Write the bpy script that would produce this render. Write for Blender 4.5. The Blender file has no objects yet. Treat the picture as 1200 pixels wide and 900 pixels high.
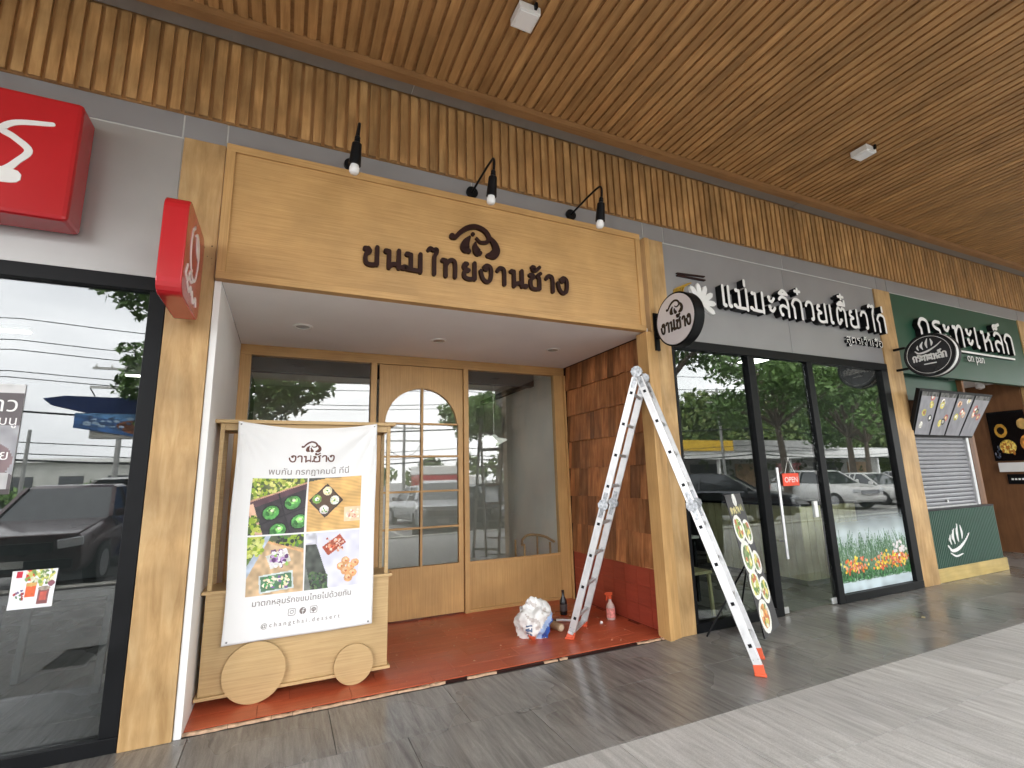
import bpy, math, random
import numpy as np
from mathutils import Vector, Matrix, noise as mnoise
random.seed(7)
S = bpy.context.scene
COL = S.collection
R = math.radians

# ------------------------------------------------------------------ camera, sky, sun, exposure
cd = bpy.data.cameras.new('camera'); cam = bpy.data.objects.new('camera', cd); COL.objects.link(cam)
cd.sensor_width = 36; cd.lens = 576.04 / 1200 * 36; cd.clip_start = 0.05; cd.clip_end = 2000
_r = Vector((0.91014526, -0.41347391, -0.02597957)); _u = Vector((-0.05399805, -0.18056778, 0.98207917)); _f = Vector((0.41075518, 0.89243185, 0.18666969))
M = Matrix((( _r.x, _u.x, -_f.x, 0), (_r.y, _u.y, -_f.y, 0), (_r.z, _u.z, -_f.z, 1.5), (0, 0, 0, 1)))
cam.matrix_world = M; S.camera = cam
S.render.resolution_x = 1024; S.render.resolution_y = 768

W = bpy.data.worlds.new('World'); S.world = W; W.use_nodes = True
nt = W.node_tree; nt.nodes.clear()
SUN_EL, SUN_ROT = R(60), R(-30)
sky = nt.nodes.new('ShaderNodeTexSky'); sky.sky_type = 'NISHITA'; sky.sun_disc = False
sky.sun_elevation = SUN_EL; sky.sun_rotation = SUN_ROT; sky.dust_density = 4; sky.air_density = 1.2
tc = nt.nodes.new('ShaderNodeTexCoord'); mp = nt.nodes.new('ShaderNodeMapping'); mp.inputs['Scale'].default_value = (1, 1, 3.2)
nz = nt.nodes.new('ShaderNodeTexNoise'); nz.inputs['Scale'].default_value = 2.2; nz.inputs['Detail'].default_value = 6
nt.links.new(tc.outputs['Generated'], mp.inputs[0]); nt.links.new(mp.outputs[0], nz.inputs['Vector'])
cr = nt.nodes.new('ShaderNodeValToRGB'); cr.color_ramp.elements[0].position = .3; cr.color_ramp.elements[1].position = .72
cr.color_ramp.elements[0].color = (8.1, 8.2, 8.5, 1); cr.color_ramp.elements[1].color = (12.9, 12.85, 12.9, 1)
nt.links.new(nz.outputs['Fac'], cr.inputs[0])
mx = nt.nodes.new('ShaderNodeMixRGB'); mx.inputs[0].default_value = .9
nt.links.new(sky.outputs[0], mx.inputs[1]); nt.links.new(cr.outputs[0], mx.inputs[2])
bg = nt.nodes.new('ShaderNodeBackground'); bg.inputs['Strength'].default_value = 0.15
wo = nt.nodes.new('ShaderNodeOutputWorld'); nt.links.new(mx.outputs[0], bg.inputs[0]); nt.links.new(bg.outputs[0], wo.inputs[0])

sl = bpy.data.lights.new('sun', 'SUN'); sl.energy = 1.2; sl.angle = R(25); sl.color = (1, .96, .9)
so = bpy.data.objects.new('sun', sl); COL.objects.link(so)
az = SUN_ROT
d = Vector((math.sin(az) * math.cos(SUN_EL), math.cos(az) * math.cos(SUN_EL), math.sin(SUN_EL)))
so.rotation_euler = d.to_track_quat('Z', 'Y').to_euler(); so.location = (0, -20, 30)

S.view_settings.view_transform = 'Standard'; S.view_settings.look = 'None'
S.view_settings.exposure = 2.25; S.view_settings.gamma = 1
S.cycles.max_bounces = 12; S.cycles.diffuse_bounces = 6; S.cycles.glossy_bounces = 5; S.cycles.transparent_max_bounces = 24
S.cycles.transmission_bounces = 6; S.cycles.use_denoising = True; S.cycles.caustics_reflective = False

F = 3.88            # facade plane
B = 5.65            # back plane of the recess

# ------------------------------------------------------------------ materials
def s2l(c):
    c = np.asarray(c, float); return np.where(c <= .04045, c / 12.92, ((c + .055) / 1.055) ** 2.4)
def hexc(h):
    return tuple(s2l([int(h[i:i + 2], 16) / 255 for i in (0, 2, 4)])) + (1,)
MATS = {}
class NT:
    def __init__(s, name):
        s.m = bpy.data.materials.new(name); s.m.use_nodes = True; s.t = s.m.node_tree; s.b = s.t.nodes['Principled BSDF']
    def n(s, ty, **k):
        x = s.t.nodes.new(ty)
        for a, v in k.items():
            if a.startswith('i_'): x.inputs[a[2:].replace('_', ' ')].default_value = v
            else: setattr(x, a, v)
        return x
    def l(s, a, b): s.t.links.new(a, b)
def coords(N, scale, rnd=True):
    tc = N.n('ShaderNodeTexCoord'); mp = N.n('ShaderNodeMapping'); mp.inputs['Scale'].default_value = scale
    N.l(tc.outputs['Object'], mp.inputs[0])
    if rnd:
        oi = N.n('ShaderNodeObjectInfo'); mu = N.n('ShaderNodeMath', operation='MULTIPLY'); mu.inputs[1].default_value = 37
        N.l(oi.outputs['Random'], mu.inputs[0]); N.l(mu.outputs[0], mp.inputs['Location'])
    return mp.outputs[0]
def ramp(N, src, stops):
    r = N.n('ShaderNodeValToRGB'); e = r.color_ramp.elements
    while len(e) < len(stops): e.new(.5)
    for k, (p, c) in enumerate(stops): e[k].position = p; e[k].color = c if len(c) == 4 else tuple(c) + (1,)
    N.l(src, r.inputs[0]); return r.outputs[0]
def wood(name, dark, mid, light, axis=2, scale=1.0, rough=.5, var=.25, bump=.15, spec=.35, stretch=14, blotch=.35):
    N = NT(name); sc = [stretch * scale] * 3; sc[axis] = 1.0 * scale
    v = coords(N, sc)
    a = N.n('ShaderNodeTexNoise', i_Scale=2.2, i_Detail=7.0, i_Roughness=.65, i_Distortion=.5); N.l(v, a.inputs['Vector'])
    c = ramp(N, a.outputs['Fac'], [(.28, dark), (.5, mid), (.72, light)])
    v2 = coords(N, (2.2, 2.2, 2.2)); bl = N.n('ShaderNodeTexNoise', i_Scale=1.3, i_Detail=3.0); N.l(v2, bl.inputs['Vector'])
    br = ramp(N, bl.outputs['Fac'], [(.3, (1 - blotch,) * 3), (.7, (1.0, 1.0, 1.0))])
    m = N.n('ShaderNodeMixRGB', blend_type='MULTIPLY'); m.inputs[0].default_value = 1; N.l(c, m.inputs[1]); N.l(br, m.inputs[2])
    oi = N.n('ShaderNodeObjectInfo'); mr = N.n('ShaderNodeMapRange'); mr.inputs['To Min'].default_value = 1 - var; mr.inputs['To Max'].default_value = 1 + var * .6
    N.l(oi.outputs['Random'], mr.inputs['Value'])
    h = N.n('ShaderNodeHueSaturation'); N.l(mr.outputs[0], h.inputs['Value']); N.l(m.outputs[0], h.inputs['Color'])
    N.l(h.outputs[0], N.b.inputs['Base Color'])
    bu = N.n('ShaderNodeBump', i_Strength=bump, i_Distance=.004); N.l(a.outputs['Fac'], bu.inputs['Height']); N.l(bu.outputs[0], N.b.inputs['Normal'])
    N.b.inputs['Roughness'].default_value = rough; N.b.inputs['Specular IOR Level'].default_value = spec
    return N.m
def plain(name, col, rough=.5, metal=0, noise=.12, nscale=6, bump=0, spec=.5, aniso=None, coat=0):
    N = NT(name); v = coords(N, aniso or (1, 1, 1))
    a = N.n('ShaderNodeTexNoise', i_Scale=float(nscale), i_Detail=5.0); N.l(v, a.inputs['Vector'])
    lo = tuple(x * (1 - noise) for x in col[:3]); hi = tuple(min(1, x * (1 + noise)) for x in col[:3])
    N.l(ramp(N, a.outputs['Fac'], [(.3, lo), (.7, hi)]), N.b.inputs['Base Color'])
    rr = N.n('ShaderNodeMapRange'); rr.inputs['To Min'].default_value = max(0, rough - .06); rr.inputs['To Max'].default_value = min(1, rough + .08)
    N.l(a.outputs['Fac'], rr.inputs['Value']); N.l(rr.outputs[0], N.b.inputs['Roughness'])
    N.b.inputs['Metallic'].default_value = metal; N.b.inputs['Specular IOR Level'].default_value = spec
    if coat: N.b.inputs['Coat Weight'].default_value = coat; N.b.inputs['Coat Roughness'].default_value = .08
    if bump:
        bu = N.n('ShaderNodeBump', i_Strength=float(bump), i_Distance=.003); N.l(a.outputs['Fac'], bu.inputs['Height']); N.l(bu.outputs[0], N.b.inputs['Normal'])
    return N.m
def emit(name, col, s):
    N = NT(name); N.b.inputs['Base Color'].default_value = col; N.b.inputs['Emission Color'].default_value = col; N.b.inputs['Emission Strength'].default_value = s
    return N.m
def glass(name, f0=.1, tint=(.82, .86, .85)):
    N = NT(name); N.t.nodes.remove(N.b); out = [n for n in N.t.nodes if n.type == 'OUTPUT_MATERIAL'][0]
    lw = N.n('ShaderNodeLayerWeight'); lw.inputs['Blend'].default_value = .5
    p = N.n('ShaderNodeMath', operation='POWER'); p.inputs[1].default_value = 4.0; N.l(lw.outputs['Facing'], p.inputs[0])
    mr = N.n('ShaderNodeMapRange'); mr.inputs['To Min'].default_value = f0; mr.inputs['To Max'].default_value = .95; N.l(p.outputs[0], mr.inputs['Value'])
    tr = N.n('ShaderNodeBsdfTransparent'); tr.inputs[0].default_value = tuple(tint) + (1,)
    v = coords(N, (1, 1, 1)); nn = N.n('ShaderNodeTexNoise', i_Scale=.9, i_Detail=1.0); N.l(v, nn.inputs['Vector'])
    bu = N.n('ShaderNodeBump', i_Strength=.02, i_Distance=.02); N.l(nn.outputs['Fac'], bu.inputs['Height'])
    gl = N.n('ShaderNodeBsdfGlossy'); gl.inputs['Roughness'].default_value = .0; N.l(bu.outputs[0], gl.inputs['Normal'])
    ms = N.n('ShaderNodeMixShader'); N.l(mr.outputs[0], ms.inputs[0]); N.l(tr.outputs[0], ms.inputs[1]); N.l(gl.outputs[0], ms.inputs[2]); N.l(ms.outputs[0], out.inputs[0])
    return N.m
def printed(name, rough=.45, alpha=False):
    N = NT(name); a = N.n('ShaderNodeVertexColor'); a.layer_name = 'print'; N.l(a.outputs[0], N.b.inputs['Base Color'])
    N.b.inputs['Roughness'].default_value = rough
    if alpha: N.l(a.outputs[1], N.b.inputs['Alpha'])
    return N.m
def tilemat(name, dark, light, rough, axis=1, veinscale=1.0, spec=.5, rv=.12, wear=.8):
    N = NT(name); sc = [15 * veinscale] * 3; sc[axis] = 1.3
    v = coords(N, sc); a = N.n('ShaderNodeTexNoise', i_Scale=1.6, i_Detail=10.0, i_Roughness=.72, i_Distortion=.5); N.l(v, a.inputs['Vector'])
    c0 = ramp(N, a.outputs['Fac'], [(.32, dark), (.68, light)])
    gn = N.n('ShaderNodeTexNoise', i_Scale=220.0, i_Detail=2.0); N.l(coords(N, (1, 1, 1)), gn.inputs['Vector']); gr_ = ramp(N, gn.outputs['Fac'], [(.3, (.82, .82, .82)), (.7, (1.12, 1.12, 1.12))])
    gm = N.n('ShaderNodeMixRGB', blend_type='MULTIPLY'); gm.inputs[0].default_value = 1; N.l(c0, gm.inputs[1]); N.l(gr_, gm.inputs[2]); c = gm.outputs[0]
    oi = N.n('ShaderNodeObjectInfo'); mr = N.n('ShaderNodeMapRange'); mr.inputs['To Min'].default_value = .92; mr.inputs['To Max'].default_value = 1.07
    N.l(oi.outputs['Random'], mr.inputs['Value']); h = N.n('ShaderNodeHueSaturation'); N.l(mr.outputs[0], h.inputs['Value']); N.l(c, h.inputs['Color'])
    w2 = N.n('ShaderNodeTexNoise', i_Scale=1.1, i_Detail=2.5, i_Roughness=.5)
    wr_ = ramp(N, w2.outputs['Fac'], [(.3, (wear, wear, wear)), (.68, (1.06, 1.06, 1.05))]); wm = N.n('ShaderNodeMixRGB', blend_type='MULTIPLY'); wm.inputs[0].default_value = 1; N.l(h.outputs[0], wm.inputs[1]); N.l(wr_, wm.inputs[2]); N.l(wm.outputs[0], N.b.inputs['Base Color'])
    g = N.n('ShaderNodeNewGeometry'); N.l(g.outputs['Position'], w2.inputs['Vector'])
    rr = N.n('ShaderNodeMapRange'); rr.inputs['From Min'].default_value = .3; rr.inputs['From Max'].default_value = .7; rr.inputs['To Min'].default_value = rough - rv; rr.inputs['To Max'].default_value = rough + rv
    N.l(w2.outputs['Fac'], rr.inputs['Value']); N.l(rr.outputs[0], N.b.inputs['Roughness'])
    bu = N.n('ShaderNodeBump', i_Strength=.06, i_Distance=.002); N.l(a.outputs['Fac'], bu.inputs['Height']); N.l(bu.outputs[0], N.b.inputs['Normal'])
    N.b.inputs['Specular IOR Level'].default_value = spec
    return N.m

m_oakV = wood('oak_veneer_upright', (.47, .265, .098, 1), (.58, .345, .135, 1), (.66, .41, .172, 1), axis=2, stretch=60, var=.05, blotch=.2, rough=.45, bump=.1)
m_oakH = wood('oak_veneer_level', (.47, .265, .098, 1), (.58, .345, .135, 1), (.66, .41, .172, 1), axis=0, stretch=50, var=.05, blotch=.22, rough=.45, bump=.1)
m_oakC = wood('oak_veneer_cart', (.48, .315, .145, 1), (.59, .405, .195, 1), (.66, .47, .25, 1), axis=0, stretch=48, var=.05, blotch=.18, rough=.5, bump=.1)
m_pillar = wood('rustic_pillar_wood', (.40, .235, .09, 1), (.55, .345, .15, 1), (.66, .45, .22, 1), axis=2, stretch=7, var=.05, blotch=.35, rough=.5)
m_slat = wood('golden_slat_wood', (.34, .175, .062, 1), (.50, .275, .105, 1), (.64, .385, .16, 1), axis=2, stretch=9, var=.2, blotch=.45, rough=.5)
m_slatY = wood('ceiling_slat_wood', (.36, .18, .066, 1), (.49, .265, .102, 1), (.59, .345, .14, 1), axis=1, stretch=12, var=.16, blotch=.3, rough=.5)
m_slatback = wood('slat_backing_wood', (.38, .195, .075, 1), (.48, .255, .1, 1), (.56, .31, .13, 1), axis=2, stretch=10, blotch=.3)
m_trim = wood('brown_trim_wood', (.33, .165, .068, 1), (.42, .22, .09, 1), (.48, .26, .11, 1), axis=0, stretch=12, blotch=.2)
m_shingle = wood('dark_shingle_wood', (.22, .075, .027, 1), (.43, .17, .062, 1), (.62, .3, .125, 1), axis=2, stretch=11, var=.5, blotch=.45, rough=.45, bump=.4)
m_brownwall = wood('brown_wall_laminate', (.16, .07, .028, 1), (.2, .09, .036, 1), (.24, .11, .045, 1), axis=2, stretch=8, blotch=.2)
m_plankY = wood('pale_plank_wood', (.6, .52, .28, 1), (.74, .66, .38, 1), (.82, .74, .46, 1), axis=2, stretch=10, var=.12)
m_greymetal = plain('grey_metal_cladding', (.31, .31, .315), rough=.38, metal=.35, noise=.05, nscale=2.5, aniso=(1, 1, 1), spec=.5)
m_greypanel = plain('brushed_grey_panel', (.40, .395, .385), rough=.33, metal=.4, noise=.05, nscale=3, spec=.5)
m_greygap = plain('grey_flashing', (.24, .22, .2), rough=.5, metal=.2, noise=.06)
m_seam = plain('pale_panel_sealant', (.6, .6, .58), rough=.6)
m_black = plain('black_powder_coat', (.006, .0065, .0075), rough=.38, noise=.2, spec=.16)
m_blackgloss = plain('black_gloss_plastic', (.015, .015, .016), rough=.2, noise=.2)
m_white = plain('white_wall_paint', (.82, .815, .8), rough=.7, noise=.03, nscale=3)
m_ceilw = plain('white_ceiling_paint', (.86, .85, .84), rough=.75, noise=.025, nscale=2)
m_whitepl = plain('white_plastic', (.78, .78, .76), rough=.35, noise=.03)
m_red = plain('red_acrylic', (.48, .014, .02), rough=.22, noise=.06, nscale=2, coat=.3)
m_redside = plain('red_acrylic_side', (.45, .01, .016), rough=.3, noise=.1)
m_darkbrown = plain('dark_brown_letter', (.024, .007, .005), rough=.5, noise=.2, spec=.2)
m_green = plain('green_sign_paint', (.011, .062, .034), rough=.4, noise=.12, nscale=2)
m_greenrib = plain('green_ribbed_metal', (.035, .095, .065), rough=.4, noise=.08)
m_yellowbase = wood('yellow_base_wood', (.5, .36, .12, 1), (.58, .43, .16, 1), (.62, .48, .2, 1), axis=0)
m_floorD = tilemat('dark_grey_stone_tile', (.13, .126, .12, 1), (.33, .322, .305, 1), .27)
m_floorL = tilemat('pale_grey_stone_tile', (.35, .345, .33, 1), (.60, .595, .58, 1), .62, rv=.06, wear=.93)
m_grout = plain('tile_grout', (.07, .068, .065), rough=.9)
m_redtile = tilemat('red_terracotta_tile', (.42, .075, .032, 1), (.56, .125, .055, 1), .36, axis=0)
m_redwall = tilemat('red_wall_tile', (.26, .038, .022, 1), (.33, .055, .03, 1), .38, axis=1)
m_redgrout = plain('red_tile_grout', (.27, .05, .025), rough=.8)
m_mortar = plain('bare_pale_mortar', (.52, .34, .22), rough=.9, noise=.3, nscale=25, bump=.5)
m_asphalt = plain('asphalt', (.2, .198, .195), rough=.85, noise=.25, nscale=14, bump=.3)
m_kerb = plain('white_kerb_paint', (.66, .65, .58), rough=.7, noise=.2)
m_alu = plain('aluminium', (.56, .565, .57), rough=.42, metal=.6, noise=.1, nscale=14)
m_steel = plain('brushed_steel', (.62, .62, .62), rough=.38, metal=.95)
m_hinge = plain('grey_steel_hinge', (.27, .28, .29), rough=.35, metal=.85, noise=.5, nscale=40)
m_orange = plain('orange_rubber', (.66, .10, .035), rough=.5)
m_letterW = plain('white_letter_face', (.8, .8, .78), rough=.4, noise=.03)
m_clearglass = glass('shop_glass', .09, (.86, .9, .88))
m_leftglass = glass('left_window_glass', .105, (.8, .83, .82))
m_winglass = glass('recess_window_glass', .095, (.97, .98, .96))
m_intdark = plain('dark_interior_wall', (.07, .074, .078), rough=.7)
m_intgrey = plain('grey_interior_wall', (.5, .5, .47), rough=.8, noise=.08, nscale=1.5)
m_intceil = plain('interior_ceiling', (.3, .3, .3), rough=.8)
m_cloth = plain('white_banner_cloth', (.82, .82, .82), rough=.6, noise=.015, nscale=2)
m_grey_txt = plain('grey_print_ink', (.2, .17, .16), rough=.6)
m_brown_txt = plain('brown_print_ink', (.13, .05, .035), rough=.6)
m_print = printed('printed_picture', .5)
m_printgloss = printed('glossy_printed_picture', .25)
m_gold = plain('gold_letter', (.6, .38, .06), rough=.3, metal=.6)
m_lit = emit('lit_lamp_diffuser', (1, .97, .9, 1), 3.0)
m_bulb = plain('frosted_bulb', (.85, .85, .84), rough=.15)
m_leaf = None

# ------------------------------------------------------------------ mesh builder
class MB:
    def __init__(s): s.v = []; s.f = []; s.mi = []; s.cur = 0
    def add(s, vs, fs, mi=None):
        o = len(s.v); s.v += [tuple(v) for v in vs]; s.f += [tuple(i + o for i in f) for f in fs]; s.mi += [s.cur if mi is None else mi] * len(fs)
        return s
    def box(s, x0, x1, y0, y1, z0, z1, mat=None):
        vs = [Vector(p) for p in ((x0, y0, z0), (x1, y0, z0), (x1, y1, z0), (x0, y1, z0), (x0, y0, z1), (x1, y0, z1), (x1, y1, z1), (x0, y1, z1))]
        if mat: vs = [mat @ v for v in vs]
        return s.add(vs, [(0, 3, 2, 1), (4, 5, 6, 7), (0, 1, 5, 4), (1, 2, 6, 5), (2, 3, 7, 6), (3, 0, 4, 7)])
    def bar(s, a, b, w, h, up=(0, 0, 1)):
        a = Vector(a); b = Vector(b); t = (b - a).normalized(); u = Vector(up); sd = t.cross(u).normalized(); u = sd.cross(t)
        vs = [p + sd * i * w / 2 + u * j * h / 2 for p in (a, b) for i, j in ((-1, -1), (1, -1), (1, 1), (-1, 1))]
        return s.add(vs, [(0, 1, 2, 3), (7, 6, 5, 4), (0, 4, 5, 1), (1, 5, 6, 2), (2, 6, 7, 3), (3, 7, 4, 0)])
    def tube(s, pts, r, n=10, caps=True):
        pts = [Vector(p) for p in pts]; rs = r if isinstance(r, (list, tuple)) else [r] * len(pts)
        prev = None; base = len(s.v); vs = []
        for i, p in enumerate(pts):
            t = (pts[min(i + 1, len(pts) - 1)] - pts[max(i - 1, 0)]).normalized()
            a = (prev - t * prev.dot(t)).normalized() if prev is not None and (prev - t * prev.dot(t)).length > 1e-4 else t.orthogonal().normalized()
            prev = a; b = t.cross(a)
            vs += [p + (a * math.cos(2 * math.pi * k / n) + b * math.sin(2 * math.pi * k / n)) * rs[i] for k in range(n)]
        fs = [(i * n + k, i * n + (k + 1) % n, (i + 1) * n + (k + 1) % n, (i + 1) * n + k) for i in range(len(pts) - 1) for k in range(n)]
        if caps: fs += [tuple(range(n - 1, -1, -1)), tuple((len(pts) - 1) * n + k for k in range(n))]
        return s.add(vs, fs)
    def disc(s, c, ax, r, h, n=40, r2=None):   # cylinder from c along ax by h
        c = Vector(c); ax = Vector(ax).normalized(); return s.tube([c, c + ax * h], [r, r2 if r2 is not None else r], n)
    def lathe(s, c, prof, n=20, ax='z'):
        vs = []; c = Vector(c)
        for r, h in prof:
            for k in range(n):
                a = 2 * math.pi * k / n; vs.append(c + (Vector((r * math.cos(a), r * math.sin(a), h)) if ax == 'z' else Vector((r * math.cos(a), h, r * math.sin(a)))))
        fs = [(i * n + k, i * n + (k + 1) % n, (i + 1) * n + (k + 1) % n, (i + 1) * n + k) for i in range(len(prof) - 1) for k in range(n)]
        fs += [tuple(range(n - 1, -1, -1)), tuple((len(prof) - 1) * n + k for k in range(n))]
        return s.add(vs, fs)
    def prism(s, pts, fn, d0, d1):          # pts 2-D outline (ccw), fn(u, v, d) -> world
        n = len(pts); vs = [fn(u, v, d0) for u, v in pts] + [fn(u, v, d1) for u, v in pts]
        fs = [tuple(range(n)), tuple(range(2 * n - 1, n - 1, -1))] + [(i, i + n, (i + 1) % n + n, (i + 1) % n) for i in range(n)]
        return s.add(vs, fs)
    def sphere(s, c, r, n=12, m=8, sc=(1, 1, 1)):
        c = Vector(c); prof = [(math.sin(math.pi * i / m), -math.cos(math.pi * i / m)) for i in range(m + 1)]
        vs = [c + Vector((r * p * math.cos(2 * math.pi * k / n) * sc[0], r * p * math.sin(2 * math.pi * k / n) * sc[1], r * h * sc[2])) for p, h in prof for k in range(n)]
        fs = [(i * n + k, i * n + (k + 1) % n, (i + 1) * n + (k + 1) % n, (i + 1) * n + k) for i in range(m) for k in range(n)]
        return s.add(vs, fs)
    def mesh(s, name, mats, smooth=False):
        me = bpy.data.meshes.new(name); me.from_pydata(s.v, [], s.f)
        for m in (mats if isinstance(mats, (list, tuple)) else [mats]): me.materials.append(m)
        me.polygons.foreach_set('material_index', s.mi)
        if smooth: me.polygons.foreach_set('use_smooth', [True] * len(s.f))
        me.update(); return me
    def build(s, name, mats, parent=None, smooth=False, bevel=0, seg=2):
        me = s.mesh(name, mats, smooth)
        if smooth:
            try: me.set_sharp_from_angle(angle=R(40))
            except Exception: pass
        o = bpy.data.objects.new(name, me); COL.objects.link(o)
        if parent: attach(o, parent)
        if bevel:
            b = o.modifiers.new('bevel', 'BEVEL'); b.width = bevel; b.segments = seg; b.limit_method = 'ANGLE'
        return o
def wloc(o):
    v = Vector(o.location)
    while o.parent: o = o.parent; v += Vector(o.location)
    return v
def attach(o, parent):      # geometry was written in world coordinates: shift it into the parent's frame
    o.parent = parent; o.location = -wloc(parent)
def box(name, x0, x1, y0, y1, z0, z1, mat, parent=None, bevel=0):
    c = Vector(((x0 + x1) / 2, (y0 + y1) / 2, (z0 + z1) / 2))
    b = MB(); b.box(x0 - c.x, x1 - c.x, y0 - c.y, y1 - c.y, z0 - c.z, z1 - c.z)
    me = b.mesh(name, mat); o = bpy.data.objects.new(name, me); COL.objects.link(o); o.location = c
    if parent: o.parent = parent; o.location = c - wloc(parent)
    if bevel:
        m = o.modifiers.new('bevel', 'BEVEL'); m.width = bevel; m.segments = 2
    return o
def tag(o, label=None, cat=None, group=None, kind=None):
    if label: o['label'] = label
    if cat: o['category'] = cat
    if group: o['group'] = group
    if kind: o['kind'] = kind
    return o
def thing(name, loc, label, cat, group=None):
    o = bpy.data.objects.new(name, None); COL.objects.link(o); o.location = loc; o.empty_display_size = .2
    return tag(o, label, cat, group)
def struct(name, loc=(0, 0, 0)):
    o = bpy.data.objects.new(name, None); COL.objects.link(o); o.location = loc; return tag(o, kind='structure')
def inst(name, me, loc, parent, sc=None, rot=None):
    o = bpy.data.objects.new(name, me); COL.objects.link(o); o.parent = parent; o.location = Vector(loc) - wloc(parent)
    if sc: o.scale = sc
    if rot: o.rotation_euler = rot
    return o
def copy_tree(o, parent=None):
    c = o.copy(); COL.objects.link(c); c.parent = parent
    for ch in list(o.children): copy_tree(ch, c)
    return c

# ------------------------------------------------------------------ strokes and lettering
def catmull(pts, n=6):
    P = [Vector(p) for p in pts]; P = [P[0] * 2 - P[1]] + P + [P[-1] * 2 - P[-2]]; out = []
    for i in range(1, len(P) - 2):
        for k in range(n):
            t = k / n; a, b, c, e = P[i - 1], P[i], P[i + 1], P[i + 2]
            out.append(.5 * ((2 * b) + (c - a) * t + (2 * a - 5 * b + 4 * c - e) * t * t + (3 * b - a - 3 * c + e) * t ** 3))
    out.append(P[-2]); return out
def ribbon(mb, pts, w, fn, d0, d1, smooth=True, mi_face=0, mi_side=0, n=6):
    """variable-width round-ended stroke; pts (u, v[, width]) ; fn(u, v, depth)"""
    P3 = [(p[0], p[1], p[2] if len(p) > 2 else w) for p in pts]
    if smooth and len(P3) > 2: P = catmull(P3, n)
    else: P = [Vector(p) for p in P3]
    L = []; Rr = []
    for i, p in enumerate(P):
        a = P[max(i - 1, 0)]; b = P[min(i + 1, len(P) - 1)]; t = Vector((b.x - a.x, b.y - a.y)).normalized(); nn = Vector((-t.y, t.x)) * (p.z / 2)
        L.append((p.x + nn.x, p.y + nn.y)); Rr.append((p.x - nn.x, p.y - nn.y))
    def cap(i, j, sg):
        p = P[i]; q = P[j]; t = Vector((p.x - q.x, p.y - q.y)).normalized(); a0 = math.atan2(t.y, t.x)
        return [(p.x + p.z / 2 * math.cos(a0 + sg * x), p.y + p.z / 2 * math.sin(a0 + sg * x)) for x in (-math.pi / 3.2, -math.pi / 8, math.pi / 8, math.pi / 3.2)]
    m = len(P)
    for (A, Bq) in ((d0, d1),):
        vs = [fn(*q, A) for q in L] + [fn(*q, A) for q in Rr] + [fn(*q, Bq) for q in L] + [fn(*q, Bq) for q in Rr]
        fs = [(i, i + m, i + 1 + m, i + 1) for i in range(m - 1)]
        mb.add(vs, fs, mi_face)
        o = 2 * m
        mb.add(vs, [(i + o, i + 1 + o, i + 1 + m + o, i + m + o) for i in range(m - 1)], mi_side)
        mb.add(vs, [(i, i + 1, i + 1 + o, i + o) for i in range(m - 1)] + [(i + m, i + m + o, i + 1 + m + o, i + 1 + m) for i in range(m - 1)], mi_side)
    for (i, j, l, r_) in ((0, 1, L[0], Rr[0]), (m - 1, m - 2, Rr[-1], L[-1])):
        c = [l] if i == 0 else [l]
        ring = [l] + cap(i, j, 1) + [r_]
        # order so the ring runs from one side to the other
        if (Vector(ring[1]) - Vector(l)).length > (Vector(ring[-2]) - Vector(l)).length: ring = [l] + cap(i, j, -1) + [r_]
        k = len(ring); vs = [fn(*q, d0) for q in ring] + [fn(*q, d1) for q in ring]
        mb.add(vs, [tuple(range(k))], mi_face); mb.add(vs, [tuple(range(2 * k - 1, k - 1, -1))] + [(q, q + k, q + k + 1, q + 1) for q in range(k - 1)], mi_side)
H_ = 'h'
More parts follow.
